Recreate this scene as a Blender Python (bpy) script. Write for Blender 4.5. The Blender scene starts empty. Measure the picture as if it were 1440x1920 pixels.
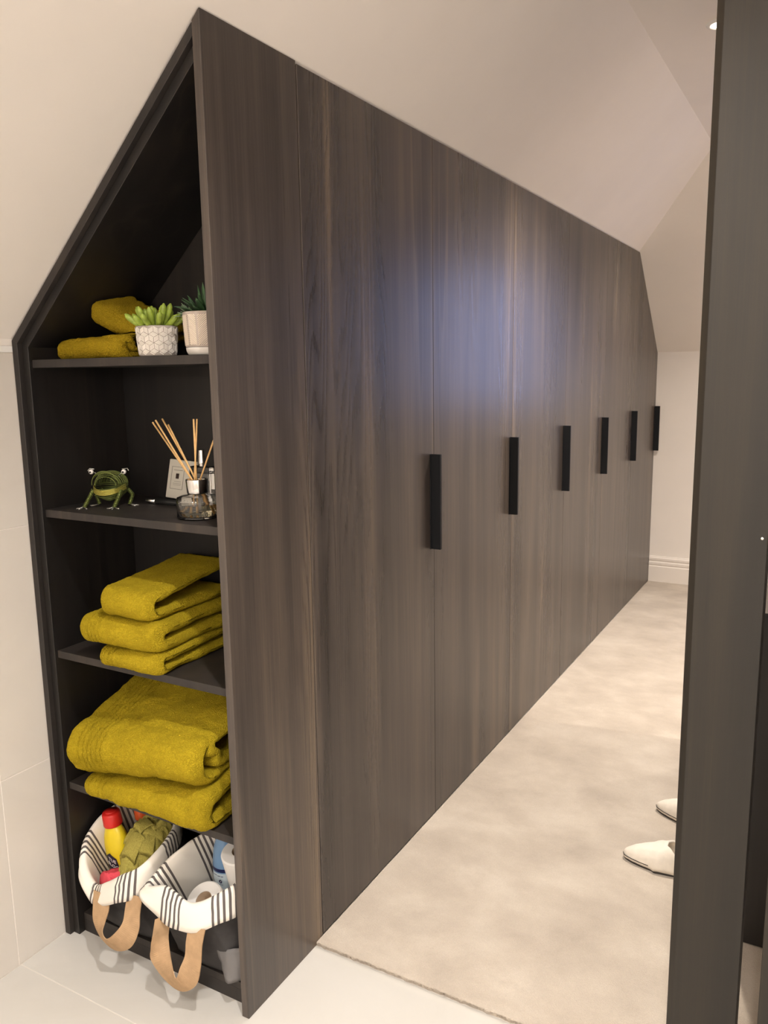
import bpy, bmesh, math, random
from math import sin, cos, pi, sqrt, radians
from mathutils import Vector, Matrix, noise

S = bpy.context.scene
C = S.collection

# ------------------------------------------------------------------ camera
YAW, PITCH, ROLL, FPX = 0.5146, 0.1711, -0.0155, 1515.51
cam_d = bpy.data.cameras.new('camera')
cam_d.sensor_fit = 'VERTICAL'
cam_d.sensor_height = 24.0
cam_d.lens = FPX / 1920.0 * 24.0
cam_d.clip_start = 0.02
cam = bpy.data.objects.new('camera', cam_d)
C.objects.link(cam)
fwd = Vector((-sin(YAW) * cos(PITCH), cos(YAW) * cos(PITCH), -sin(PITCH)))
rt = Vector((cos(YAW), sin(YAW), 0))
up = rt.cross(fwd)
rt, up = cos(ROLL) * rt + sin(ROLL) * up, -sin(ROLL) * rt + cos(ROLL) * up
M = Matrix((rt, up, -fwd)).transposed().to_4x4()
M.translation = Vector((1.0534, -1.2181, 1.4121))
cam.matrix_world = M
S.camera = cam

# ------------------------------------------------------------------ world, exposure
W = bpy.data.worlds.new('dusk_sky')
S.world = W
W.use_nodes = True
bg = W.node_tree.nodes['Background']
bg.inputs[0].default_value = (0.40, 0.52, 1.0, 1)
bg.inputs[1].default_value = 4.0
S.view_settings.view_transform = 'Standard'
S.view_settings.look = 'None'
S.view_settings.gamma = 1.0
S.view_settings.use_curve_mapping = False
S.view_settings.exposure = 0.42
LAMP_COLOR = (1.0, 0.905, 0.80)          # dressing room
BATH_COLOR = (1.0, 0.965, 0.93)          # bathroom
LAMP_W = 112.0

# ------------------------------------------------------------------ dimensions
H, K, WD = 2.0651, 1.5001, 0.6          # wardrobe front height, knee wall, wardrobe depth
SL = (H - K) / WD                         # slope of the roof
CEIL = 2.467
YF = 4.24                                 # far wall
KF = 1.512                                # far knee wall
YE = 3.619                                # where hip slope reaches H
HS = (H - KF) / (YF - YE)
EW = 0.297                                # end panel width
CARPET_Y = 0.266
def slope_z(x): return H + SL * x
def hip_z(y): return KF + HS * (YF - y)

# ------------------------------------------------------------------ materials
MATS = {}
def new_mat(name):
    m = bpy.data.materials.new(name)
    m.use_nodes = True
    nt = m.node_tree
    b = nt.nodes['Principled BSDF']
    MATS[name] = m
    return m, nt, b
def N(nt, t, **kw):
    n = nt.nodes.new(t)
    for k, v in kw.items():
        setattr(n, k, v)
    return n
def L(nt, a, b): nt.links.new(a, b)
def ramp(nt, fac, stops):
    r = N(nt, 'ShaderNodeValToRGB')
    el = r.color_ramp.elements
    while len(el) < len(stops): el.new(0.5)
    for e, (p, c) in zip(el, stops):
        e.position = p
        e.color = (*c, 1) if len(c) == 3 else c
    L(nt, fac, r.inputs[0])
    return r
def coords(nt, scale=(1, 1, 1), kind='Object'):
    tc = N(nt, 'ShaderNodeTexCoord')
    mp = N(nt, 'ShaderNodeMapping')
    mp.inputs['Scale'].default_value = scale
    L(nt, tc.outputs[kind], mp.inputs[0])
    return mp.outputs[0]
def noise_tex(nt, vec, scale, detail=4, rough=0.55, dist=0.0):
    n = N(nt, 'ShaderNodeTexNoise')
    n.inputs['Scale'].default_value = scale
    n.inputs['Detail'].default_value = detail
    n.inputs['Roughness'].default_value = rough
    n.inputs['Distortion'].default_value = dist
    L(nt, vec, n.inputs['Vector'])
    return n
def math_n(nt, op, a, b=None):
    n = N(nt, 'ShaderNodeMath', operation=op)
    for i, v in enumerate((a, b)):
        if v is None: continue
        if isinstance(v, (int, float)): n.inputs[i].default_value = v
        else: L(nt, v, n.inputs[i])
    return n.outputs[0]
def bump(nt, b, h, strength, dist=0.001, prev=None):
    n = N(nt, 'ShaderNodeBump')
    n.inputs['Strength'].default_value = strength
    n.inputs['Distance'].default_value = dist
    L(nt, h, n.inputs['Height'])
    if prev: L(nt, prev, n.inputs['Normal'])
    L(nt, n.outputs[0], b.inputs['Normal'])
    return n.outputs[0]
def plain(name, col, rough=0.5, metal=0.0, spec=0.5, var=0.0, vscale=20, bstr=0.0, bscale=200):
    m, nt, b = new_mat(name)
    b.inputs['Base Color'].default_value = (*col, 1)
    b.inputs['Roughness'].default_value = rough
    b.inputs['Metallic'].default_value = metal
    b.inputs['Specular IOR Level'].default_value = spec
    v = coords(nt)
    if var:
        n = noise_tex(nt, v, vscale)
        r = ramp(nt, n.outputs[0], [(0.3, tuple(c * (1 - var) for c in col)), (0.7, tuple(min(1, c * (1 + var)) for c in col))])
        L(nt, r.outputs[0], b.inputs['Base Color'])
    if bstr:
        n = noise_tex(nt, v, bscale, 3)
        bump(nt, b, n.outputs[0], bstr)
    return m

def wood(name, cols, rough=0.31, cathedral=1.0, seed=0.0):
    """dark veneer, grain running up the z axis"""
    m, nt, b = new_mat(name)
    tc = N(nt, 'ShaderNodeTexCoord')
    oi = N(nt, 'ShaderNodeObjectInfo')
    add = N(nt, 'ShaderNodeVectorMath', operation='ADD')
    mul = N(nt, 'ShaderNodeVectorMath', operation='MULTIPLY')
    cmb = N(nt, 'ShaderNodeCombineXYZ')
    for i in range(3): L(nt, oi.outputs['Random'], cmb.inputs[i])
    L(nt, cmb.outputs[0], mul.inputs[0]); mul.inputs[1].default_value = (7.3, 3.1, 5.7)
    L(nt, tc.outputs['Object'], add.inputs[0]); L(nt, mul.outputs[0], add.inputs[1])
    def mapped(s):
        mp = N(nt, 'ShaderNodeMapping'); mp.inputs['Scale'].default_value = s
        mp.inputs['Location'].default_value = (seed, seed * 1.7, seed * .6)
        L(nt, add.outputs[0], mp.inputs[0]); return mp.outputs[0]
    streak = noise_tex(nt, mapped((9, 9, .42)), 1.0, 6, .66)          # broad veneer strips
    fine = noise_tex(nt, mapped((330, 330, 2.2)), 1.0, 3, .6)           # pores
    low = noise_tex(nt, mapped((7, 7, .55)), 1.0, 1.5, .4)              # contour field for the cathedrals
    rings = math_n(nt, 'SINE', math_n(nt, 'MULTIPLY', low.outputs[0], 150.0))
    area = noise_tex(nt, mapped((5, 5, .5)), 1.0, 2, .5)
    msk = ramp(nt, area.outputs[0], [(0.46, (0, 0, 0)), (0.60, (1, 1, 1))])
    ringm = math_n(nt, 'MULTIPLY', rings, msk.outputs[0])
    lines = ramp(nt, noise_tex(nt, mapped((11, 11, .30)), 1.0, 1, .5).outputs[0], [(0.60, (0, 0, 0)), (0.655, (1, 1, 1)), (0.665, (0, 0, 0))])
    f = math_n(nt, 'ADD', streak.outputs[0], math_n(nt, 'MULTIPLY', math_n(nt, 'SUBTRACT', fine.outputs[0], .5), .30))
    f = math_n(nt, 'ADD', f, math_n(nt, 'MULTIPLY', ringm, .035 * cathedral))
    f = math_n(nt, 'ADD', f, math_n(nt, 'MULTIPLY', lines.outputs[0], .16))
    r = ramp(nt, f, [(0.30, cols[0]), (0.48, cols[1]), (0.62, cols[2]), (0.80, cols[3])])
    L(nt, r.outputs[0], b.inputs['Base Color'])
    ro = math_n(nt, 'ADD', rough, math_n(nt, 'MULTIPLY', ringm, .05 * cathedral))
    ro = math_n(nt, 'ADD', ro, math_n(nt, 'MULTIPLY', math_n(nt, 'SUBTRACT', fine.outputs[0], .5), .10))
    L(nt, ro, b.inputs['Roughness'])
    h = math_n(nt, 'ADD', fine.outputs[0], math_n(nt, 'MULTIPLY', ringm, .55 * cathedral))
    bump(nt, b, h, .16, .0006)
    b.inputs['Specular IOR Level'].default_value = .5
    return m
WOODC = [(.031, .0250, .0220), (.058, .0465, .0405), (.092, .071, .057), (.165, .122, .083)]
wood('dark_veneer', WOODC)
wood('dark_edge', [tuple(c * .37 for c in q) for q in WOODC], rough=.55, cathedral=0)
wood('shaded_carcass', [tuple(c * .15 for c in q) for q in WOODC], rough=.5, cathedral=0)  # veneer darkened so the shade inside the shelves sits in the colour
wood('dark_post', [tuple(c * f for c, f in zip(q, (.25, .24, .175))) for q in WOODC], rough=.62, cathedral=.3)

plain('wall_paint', (.86, .805, .75), .85, spec=.2, var=.02, vscale=3, bstr=.05, bscale=260)
plain('ceiling_paint', (.86, .805, .75), .88, spec=.2, var=.02, vscale=3, bstr=.04, bscale=260)
plain('skirting_paint', (.82, .76, .70), .45, spec=.4)
plain('white_trim', (.86, .84, .81), .35)
plain('grout', (.70, .66, .60), .9)
plain('black_metal', (.006, .0065, .008), .55, spec=.25)
plain('black_plastic', (.012, .012, .012), .35)
plain('grey_card', (.30, .27, .25), .6)
plain('chrome', (.80, .79, .78), .12, metal=1.0)
plain('silver_cap', (.72, .71, .69), .22, metal=1.0)
plain('leaf_green', (.25, .33, .04), .45, var=.35, vscale=60)
plain('dark_leaf', (.035, .085, .030), .5, var=.4, vscale=50)
plain('grey_leaf', (.17, .24, .14), .5, var=.35, vscale=50)
plain('soil', (.03, .022, .016), .9)
plain('pot_white', (.74, .69, .63), .75, var=.06, vscale=30)
plain('pot_groove', (.33, .29, .255), .85)
plain('pot_beige', (.43, .355, .305), .8, var=.06, vscale=30)
plain('pot_rib', (.72, .62, .51), .8)
plain('reed', (.66, .40, .16), .6, var=.12, vscale=90)
plain('paper', (.66, .62, .53), .7)
plain('ink', (.10, .085, .07), .7)
plain('brown_ink', (.035, .016, .010), .6)
plain('wire_green', (.15, .18, .045), .35, metal=.55)
plain('wire_yellow', (.50, .44, .09), .35, metal=.55)
plain('wire_silver', (.50, .49, .45), .3, metal=.8)
plain('bead', (.9, .85, .8), .12)
plain('yellow_plastic', (.78, .60, .018), .32)
plain('red_plastic', (.62, .020, .014), .33)
plain('orange_plastic', (.70, .11, .025), .35)
plain('dark_red_plastic', (.16, .010, .010), .3)
plain('navy_print', (.018, .014, .035), .4)
plain('white_print', (.75, .73, .70), .5)
plain('blue_plastic', (.18, .32, .52), .3)
plain('blue_trigger', (.26, .42, .60), .35)
plain('pale_label', (.56, .65, .70), .4)
plain('navy_band', (.010, .014, .075), .35)
plain('tissue', (.86, .83, .79), .95, spec=.1, bstr=.15, bscale=500)
plain('core_card', (.36, .25, .16), .9)
plain('pink_cloth', (.66, .075, .10), .9, spec=.2, var=.12, vscale=40, bstr=.3, bscale=900)
plain('bag_grey', (.060, .056, .055), .9, spec=.15, var=.2, vscale=25, bstr=.3, bscale=1200)
plain('strap_tan', (.42, .275, .155), .9, spec=.15, var=.10, vscale=60, bstr=.35, bscale=1500)
plain('slipper_cream', (.80, .73, .63), .95, spec=.1, var=.05, vscale=50, bstr=.4, bscale=500)
plain('slipper_sole', (.035, .028, .022), .8)

def terry(name, col, bs=.9):
    m, nt, b = new_mat(name)
    v = coords(nt)
    n1 = noise_tex(nt, v, 18, 3)
    n2 = N(nt, 'ShaderNodeTexVoronoi'); n2.inputs['Scale'].default_value = 270
    wn = noise_tex(nt, v, 150, 2)
    mixv = N(nt, 'ShaderNodeMix', data_type='VECTOR'); mixv.inputs[0].default_value = .02
    L(nt, v, mixv.inputs[4]); L(nt, wn.outputs['Color'], mixv.inputs[5])
    L(nt, mixv.outputs[1], n2.inputs['Vector'])
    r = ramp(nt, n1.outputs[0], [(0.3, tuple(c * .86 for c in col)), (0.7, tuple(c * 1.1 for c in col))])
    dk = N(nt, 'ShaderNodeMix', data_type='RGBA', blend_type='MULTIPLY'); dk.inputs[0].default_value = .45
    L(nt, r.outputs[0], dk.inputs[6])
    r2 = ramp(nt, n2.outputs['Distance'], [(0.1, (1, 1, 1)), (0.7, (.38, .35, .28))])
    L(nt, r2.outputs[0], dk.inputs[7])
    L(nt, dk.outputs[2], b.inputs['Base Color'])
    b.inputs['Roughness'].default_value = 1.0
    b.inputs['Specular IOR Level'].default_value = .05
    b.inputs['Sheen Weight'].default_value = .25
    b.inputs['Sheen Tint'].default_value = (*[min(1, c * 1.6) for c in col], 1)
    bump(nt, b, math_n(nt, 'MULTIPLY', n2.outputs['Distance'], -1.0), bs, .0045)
    return m
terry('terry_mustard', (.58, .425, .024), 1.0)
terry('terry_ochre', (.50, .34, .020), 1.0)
terry('cloth_olive', (.46, .40, .10), .4)

def stripes():
    m, nt, b = new_mat('striped_cotton')
    uv = N(nt, 'ShaderNodeUVMap')
    sx = N(nt, 'ShaderNodeSeparateXYZ'); L(nt, uv.outputs[0], sx.inputs[0])
    u = sx.outputs[0]                                    # metres round the rim
    p = math_n(nt, 'MODULO', u, .135)
    inside = math_n(nt, 'LESS_THAN', p, .0565)
    q = math_n(nt, 'MODULO', p, .0128)
    st = math_n(nt, 'MULTIPLY', math_n(nt, 'LESS_THAN', q, .0058), inside)
    mx = N(nt, 'ShaderNodeMix', data_type='RGBA')
    L(nt, st, mx.inputs[0])
    mx.inputs[6].default_value = (.80, .75, .67, 1); mx.inputs[7].default_value = (.115, .10, .095, 1)
    L(nt, mx.outputs[2], b.inputs['Base Color'])
    b.inputs['Roughness'].default_value = .9
    b.inputs['Specular IOR Level'].default_value = .15
    n = noise_tex(nt, coords(nt), 1400, 2)
    bump(nt, b, n.outputs[0], .25, .0006)
stripes()

def carpet_mat():
    m, nt, b = new_mat('carpet_pile')
    v = coords(nt)
    patch = noise_tex(nt, coords(nt, (1.5, 2.0, 1)), 2.6, 6, .60, .15)   # brushed pile
    grain = noise_tex(nt, v, 260, 3, .7)
    f = math_n(nt, 'ADD', patch.outputs[0], math_n(nt, 'MULTIPLY', math_n(nt, 'SUBTRACT', grain.outputs[0], .5), .28))
    r = ramp(nt, f, [(0.25, (.43, .365, .30)), (0.5, (.535, .46, .38)), (0.75, (.645, .57, .48))])
    L(nt, r.outputs[0], b.inputs['Base Color'])
    b.inputs['Roughness'].default_value = 1
    b.inputs['Specular IOR Level'].default_value = .05
    b.inputs['Sheen Weight'].default_value = .15
    g2 = noise_tex(nt, v, 420, 2, .7)
    bump(nt, b, g2.outputs[0], .7, .004)
carpet_mat()

def tile_mat(name, a, c, rough):
    m, nt, b = new_mat(name)
    n = noise_tex(nt, coords(nt), 1.7, 7, .62, 1.4)
    r = ramp(nt, n.outputs[0], [(0.32, a), (0.68, c)])
    L(nt, r.outputs[0], b.inputs['Base Color'])
    b.inputs['Roughness'].default_value = rough
    b.inputs['Specular IOR Level'].default_value = .45
tile_mat('wall_tile', (.64, .595, .54), (.70, .655, .60), .42)
tile_mat('floor_tile', (.55, .525, .48), (.60, .575, .535), .36)

def glass(name, col=(1, 1, 1), ior=1.45):
    m, nt, b = new_mat(name)
    b.inputs['Base Color'].default_value = (*col, 1)
    b.inputs['Transmission Weight'].default_value = 1
    b.inputs['Roughness'].default_value = 0.0
    b.inputs['IOR'].default_value = ior
    return m
glass('clear_glass')
glass('fragrance', (.93, .87, .66), 1.33)
def pane_mat():
    m = bpy.data.materials.new('window_glass'); m.use_nodes = True
    nt = m.node_tree; nt.nodes.clear()
    o = N(nt, 'ShaderNodeOutputMaterial'); mx = N(nt, 'ShaderNodeMixShader')
    t = N(nt, 'ShaderNodeBsdfTransparent'); g = N(nt, 'ShaderNodeBsdfGlossy'); g.inputs['Roughness'].default_value = .02
    mx.inputs[0].default_value = .08
    L(nt, t.outputs[0], mx.inputs[1]); L(nt, g.outputs[0], mx.inputs[2]); L(nt, mx.outputs[0], o.inputs[0])
    MATS['window_glass'] = m
pane_mat()
def lens_mat():
    m, nt, b = new_mat('lamp_lens')
    b.inputs['Base Color'].default_value = (1, .9, .75, 1)
    b.inputs['Emission Color'].default_value = (1, .80, .55, 1)
    b.inputs['Emission Strength'].default_value = 9.0
lens_mat()

# ------------------------------------------------------------------ building helpers
def link(name, me, mat, parent=None, loc=(0, 0, 0), smooth=False):
    if mat: me.materials.append(MATS[mat])
    if smooth:
        for p in me.polygons: p.use_smooth = True
    o = bpy.data.objects.new(name, me)
    C.objects.link(o)
    o.location = loc
    if parent: o.parent = parent
    return o
def world_base(parent):
    v = Vector((0, 0, 0)); p = parent
    while p: v += p.location; p = p.parent
    return v
def from_bm(name, bm, mat, parent=None, base=None, smooth=False, flip=True):
    """bm is in world coordinates; a child gets the coordinates of its thing, a thing with `base` its own origin"""
    if flip: bmesh.ops.recalc_face_normals(bm, faces=bm.faces)
    off = world_base(parent) if parent else Vector(base or (0, 0, 0))
    bmesh.ops.translate(bm, verts=bm.verts, vec=-off)
    me = bpy.data.meshes.new(name); bm.to_mesh(me); bm.free()
    return link(name, me, mat, parent, (0, 0, 0) if parent else off, smooth)
def thing(name, label, cat, loc=(0, 0, 0), group=None):
    o = bpy.data.objects.new(name, None); C.objects.link(o)
    o.location = loc; o.empty_display_size = .05
    o['label'] = label; o['category'] = cat
    if group: o['group'] = group
    return o
def tag(o, label=None, cat=None, group=None, kind=None):
    for k, v in (('label', label), ('category', cat), ('group', group), ('kind', kind)):
        if v: o[k] = v
    return o
def struct(o): o['kind'] = 'structure'; return o
def bm_box(x0, x1, y0, y1, z0, z1, bev=0.0, seg=2, bm=None):
    b = bmesh.new()
    bmesh.ops.create_cube(b, size=1)
    for v in b.verts:
        v.co = Vector((x0 + (v.co.x + .5) * (x1 - x0), y0 + (v.co.y + .5) * (y1 - y0), z0 + (v.co.z + .5) * (z1 - z0)))
    if bev: bmesh.ops.bevel(b, geom=b.edges[:], offset=bev, segments=seg, affect='EDGES', profile=.5)
    if bm is None: return b
    me = bpy.data.meshes.new('tmp'); b.to_mesh(me); b.free(); bm.from_mesh(me); bpy.data.meshes.remove(me)
    return bm
def bm_prism(poly, axis, a, b, bev=0.0):
    """polygon extruded along an axis; poly in the two other axes, in order"""
    bm = bmesh.new()
    def P(p, t):
        return {'x': (t, p[0], p[1]), 'y': (p[0], t, p[1]), 'z': (p[0], p[1], t)}[axis]
    A = [bm.verts.new(P(p, a)) for p in poly]; B = [bm.verts.new(P(p, b)) for p in poly]
    n = len(poly)
    bm.faces.new(A); bm.faces.new(B)
    for i in range(n): bm.faces.new((A[i], A[(i + 1) % n], B[(i + 1) % n], B[i]))
    bmesh.ops.recalc_face_normals(bm, faces=bm.faces)
    if bev: bmesh.ops.bevel(bm, geom=bm.edges[:], offset=bev, segments=1, affect='EDGES')
    return bm
def scribe(bm):
    for v in bm.verts: v.co.z = min(v.co.z, slope_z(v.co.x) - .0045)
    return bm
def bm_lathe(prof, segs=32, center=(0, 0, 0), mat=None, sx=1.0, sy=1.0, bm=None):
    """profile (r, z) turned about z; mat an extra 4x4"""
    bm = bm or bmesh.new()
    rings = []
    for r, z in prof:
        if r < 1e-6:
            rings.append([bm.verts.new((0, 0, z))])
        else:
            rings.append([bm.verts.new((r * sx * cos(2 * pi * i / segs), r * sy * sin(2 * pi * i / segs), z)) for i in range(segs)])
    new = [v for r in rings for v in r]
    for a, b in zip(rings, rings[1:]):
        for i in range(segs):
            j = (i + 1) % segs
            if len(a) == 1 and len(b) == 1: continue
            if len(a) == 1: bm.faces.new((a[0], b[j], b[i]))
            elif len(b) == 1: bm.faces.new((a[i], a[j], b[0]))
            else: bm.faces.new((a[i], a[j], b[j], b[i]))
    X = Matrix.Translation(Vector(center)) @ (mat or Matrix.Identity(4))
    for v in new: v.co = X @ v.co
    return bm
def catmull(pts, n, closed=False):
    P = [Vector(p) for p in pts]; m = len(P); out = []
    segs = m if closed else m - 1
    for s in range(segs):
        g = lambda i: P[i % m] if closed else P[max(0, min(m - 1, i))]
        p0, p1, p2, p3 = g(s - 1), g(s), g(s + 1), g(s + 2)
        for k in range(n):
            t = k / n
            out.append(.5 * ((2 * p1) + (-p0 + p2) * t + (2 * p0 - 5 * p1 + 4 * p2 - p3) * t * t + (-p0 + 3 * p1 - 3 * p2 + p3) * t ** 3))
    if not closed: out.append(P[-1].copy())
    return out
def bm_tube(pts, rad, segs=8, closed=False, bm=None):
    bm = bm or bmesh.new()
    P = [Vector(p) for p in pts]; n = len(P); rings = []
    nrm = None
    for i, p in enumerate(P):
        a = P[(i - 1) % n] if (closed or i > 0) else p
        b = P[(i + 1) % n] if (closed or i < n - 1) else p
        t = (b - a).normalized()
        if nrm is None:
            nrm = t.orthogonal().normalized()
        nrm = (nrm - t * nrm.dot(t)).normalized()
        bi = t.cross(nrm)
        r = rad(i / max(1, n - 1)) if callable(rad) else rad
        rings.append([bm.verts.new(p + r * (cos(2 * pi * k / segs) * nrm + sin(2 * pi * k / segs) * bi)) for k in range(segs)])
    for i in range(n if closed else n - 1):
        a, b = rings[i], rings[(i + 1) % n]
        for k in range(segs):
            bm.faces.new((a[k], a[(k + 1) % segs], b[(k + 1) % segs], b[k]))
    if not closed:
        bm.faces.new(rings[0][::-1]); bm.faces.new(rings[-1])
    return bm
def bm_ribbon(rows, thick):
    """rows: list of (left point, right point); solid strap"""
    bm = bmesh.new()
    n = len(rows); ring = []
    for i, (a, b) in enumerate(rows):
        a, b = Vector(a), Vector(b)
        p0 = (Vector(rows[max(0, i - 1)][0]) + Vector(rows[max(0, i - 1)][1])) / 2
        p1 = (Vector(rows[min(n - 1, i + 1)][0]) + Vector(rows[min(n - 1, i + 1)][1])) / 2
        nn = (b - a).cross(p1 - p0).normalized() * thick / 2
        m = (a + b) / 2
        ring.append([bm.verts.new(q) for q in (a + nn, m + nn * 1.15, b + nn, b - nn, m - nn * 1.15, a - nn)])
    for r, s in zip(ring, ring[1:]):
        for k in range(6): bm.faces.new((r[k], r[(k + 1) % 6], s[(k + 1) % 6], s[k]))
    bm.faces.new(ring[0]); bm.faces.new(ring[-1])
    return bm
def nz(v, s, seed=0): return noise.noise(Vector(v) * s + Vector((seed * 13.7, seed * 7.1, seed * 3.3)))

# ------------------------------------------------------------------ THE ROOM
# floor slab with its tiles
floor = struct(from_bm('floor', bm_box(-.72, 2.5, -3.1, 4.36, -.10, -.0012), 'grout'))
XT, YT = [-.6, .6, 1.8, 2.4], [-3.0, -2.53, -1.93, -1.33, -.73, -.13, CARPET_Y]
for i in range(3):
    for j in range(6):
        g = .0012
        from_bm('tile', bm_box(XT[i] + g, XT[i + 1] - g, YT[j] + g, YT[j + 1] - g, -.0012, 0, .0005, 1), 'floor_tile', floor)
# left knee wall with its tiles in the bathroom
wl = struct(from_bm('wall_left', bm_box(-.72, -.6012, -3.1, 4.36, -.1, 1.52), 'wall_paint'))
for z0, z1, off in ((0, .482, -.135), (.482, 1.07, -.135), (1.07, 1.469, -.135)):
    ys = [.02, off, off - 1.2, off - 2.4, -3.0]
    for a, b in zip(ys, ys[1:]):
        g = .0011
        if a - b > .01: from_bm('tile', bm_box(-.6012, -.600, b + g, a - g, z0 + g, z1 - g, .0005, 1), 'wall_tile', wl)
struct(from_bm('trim_1', bm_box(-.6012, -.5965, -3.0, .0, 1.4695, 1.484, .001, 1), 'white_trim'))
struct(from_bm('wall_right', bm_box(2.4, 2.5, -3.1, 4.36, -.1, CEIL + .1), 'wall_paint'))
struct(from_bm('wall_back', bm_box(-.72, 2.5, -3.1, -3.0, -.1, CEIL + .1), 'wall_paint'))
# ceilings: flat, roof slope, hip slope with a roof window
XC = (CEIL - H) / SL
struct(from_bm('ceiling', bm_box(XC - .3, 2.5, -3.1, YF - (CEIL - KF) / HS + .3, CEIL, CEIL + .1), 'ceiling_paint'))
struct(from_bm('ceiling', bm_prism([(-.72, slope_z(-.72)), (XC + .0, CEIL), (XC + .0, CEIL + .12), (-.86, slope_z(-.72) + .02)], 'y', -3.1, 4.36), 'ceiling_paint'))
DX0, DX1, DZ = .86, 1.72, 2.30           # dormer with a window, right of the picture
def hip_slab(x0, x1, za, zb):
    ya, yb = YF - (za - KF) / HS, YF - (zb - KF) / HS
    d = .10
    return bm_prism([(ya, za), (yb, zb), (yb + d * .66, zb + d * .75), (ya + d * .66, za + d * .75)], 'x', x0, x1)
def join(bm, parts):
    for t in parts:
        me = bpy.data.meshes.new('t'); t.to_mesh(me); t.free(); bm.from_mesh(me); bpy.data.meshes.remove(me)
    return bm
struct(from_bm('ceiling', join(bmesh.new(), [hip_slab(-.72, DX0, KF - .03, CEIL + .02), hip_slab(DX1, 2.5, KF - .03, CEIL + .02), hip_slab(DX0, DX1, DZ, CEIL + .02)]), 'ceiling_paint'))
ydz = YF - (DZ - KF) / HS
struct(from_bm('ceiling', bm_box(DX0 - .05, DX1 + .05, ydz, YF + .12, DZ + .001, DZ + .08), 'ceiling_paint'))
cheek = [(YF + .12, KF - .01), (YF, KF - .01), (ydz, DZ), (YF + .12, DZ)]
struct(from_bm('wall_dormer', join(bmesh.new(), [bm_prism(cheek, 'x', DX0 - .05, DX0), bm_prism(cheek, 'x', DX1, DX1 + .05)]), 'wall_paint'))
WX0, WX1, WZ0, WZ1 = .93, 1.65, 1.12, 2.18
struct(from_bm('wall_far', join(bmesh.new(), [bm_box(-.72, WX0, YF, YF + .12, -.1, KF + .02), bm_box(WX1, 2.5, YF, YF + .12, -.1, KF + .02), bm_box(WX0, WX1, YF, YF + .12, -.1, WZ0),
    bm_box(WX0, WX1, YF, YF + .12, WZ1, DZ), bm_box(DX0, WX0, YF, YF + .12, KF + .02, DZ), bm_box(WX1, DX1, YF, YF + .12, KF + .02, DZ)]), 'wall_paint'))
win = bpy.data.objects.new('window_1', None); C.objects.link(win); win.location = ((WX0 + WX1) / 2, YF, WZ0); struct(win)
yw = YF + .05
for q in ((WX0, WX1, WZ0, WZ0 + .05), (WX0, WX1, WZ1 - .05, WZ1), (WX0, WX0 + .05, WZ0 + .05, WZ1 - .05), (WX1 - .05, WX1, WZ0 + .05, WZ1 - .05)):
    from_bm('window_frame', bm_box(q[0], q[1], yw, yw + .05, q[2], q[3], .004, 1), 'white_trim', win)
from_bm('pane', bm_box(WX0 + .05, WX1 - .05, yw + .022, yw + .026, WZ0 + .05, WZ1 - .05), 'window_glass', win)
# skirting with three beads on the far wall
sk = [(YF, 0), (YF - .019, 0), (YF - .019, .112), (YF - .013, .117), (YF - .013, .121), (YF - .0165, .126), (YF - .0165, .140), (YF - .010, .145),
      (YF - .010, .150), (YF - .0135, .155), (YF - .0135, .168), (YF - .008, .174), (YF - .006, .180), (YF, .181)]
struct(from_bm('baseboard_far', bm_prism(sk, 'x', .001, 2.4), 'skirting_paint'))
struct(from_bm('baseboard_right', bm_box(2.381, 2.4, .27, YF, 0, .17, .003), 'skirting_paint'))

# carpet of the dressing room
def carpet():
    bm = bmesh.new()
    x0, x1, y0, y1, zt = .001, 2.4, CARPET_Y, YF, .010
    nx, ny = 200, 220
    g = []
    for j in range(ny + 1):
        t = j / ny; y = y0 + (y1 - y0) * t ** 1.6
        row = []
        for i in range(nx + 1):
            s = i / nx; x = x0 + (x1 - x0) * s ** 1.25
            z = zt + .0010 * nz((x, y, 0), 9) + .0012 * nz((x, y, 0), 45)
            yy = y
            if j == 0: yy += .0035 * nz((x, 0, 0), 60) + .002 * nz((x, 0, 5), 220); z -= .004
            row.append(bm.verts.new((x, yy, z)))
        g.append(row)
    for j in range(ny):
        for i in range(nx): bm.faces.new((g[j][i], g[j][i + 1], g[j + 1][i + 1], g[j + 1][i]))
    low = [bm.verts.new((v.co.x, v.co.y + .002, -.001)) for v in g[0]]
    for i in range(nx): bm.faces.new((low[i], low[i + 1], g[0][i + 1], g[0][i]))
    return from_bm('carpet', bm, 'carpet_pile', base=(1.2, 2.2, 0), smooth=True, flip=False)
cp = tag(carpet(), 'cream cut pile carpet covering the dressing room floor beyond the tiles', 'carpet')
def tufts():
    random.seed(4)
    bm = bmesh.new()
    for k in range(2600):
        x = .004 + .9 * random.random(); y = CARPET_Y + random.uniform(-.002, .006)
        a = random.uniform(0, 2 * pi); h = random.uniform(.004, .008); w = .0011
        lean = Vector((random.uniform(-.003, .003), random.uniform(-.006, .001), 0))
        p = Vector((x, y, .004)); d = Vector((cos(a), sin(a), 0)) * w
        f = [bm.verts.new(q) for q in (p - d, p + d, p + lean + Vector((0, 0, h)))]
        bm.faces.new(f)
    return from_bm('pile_edge', bm, 'carpet_pile', cp, flip=False)
tufts()['kind'] = 'stuff'

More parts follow.
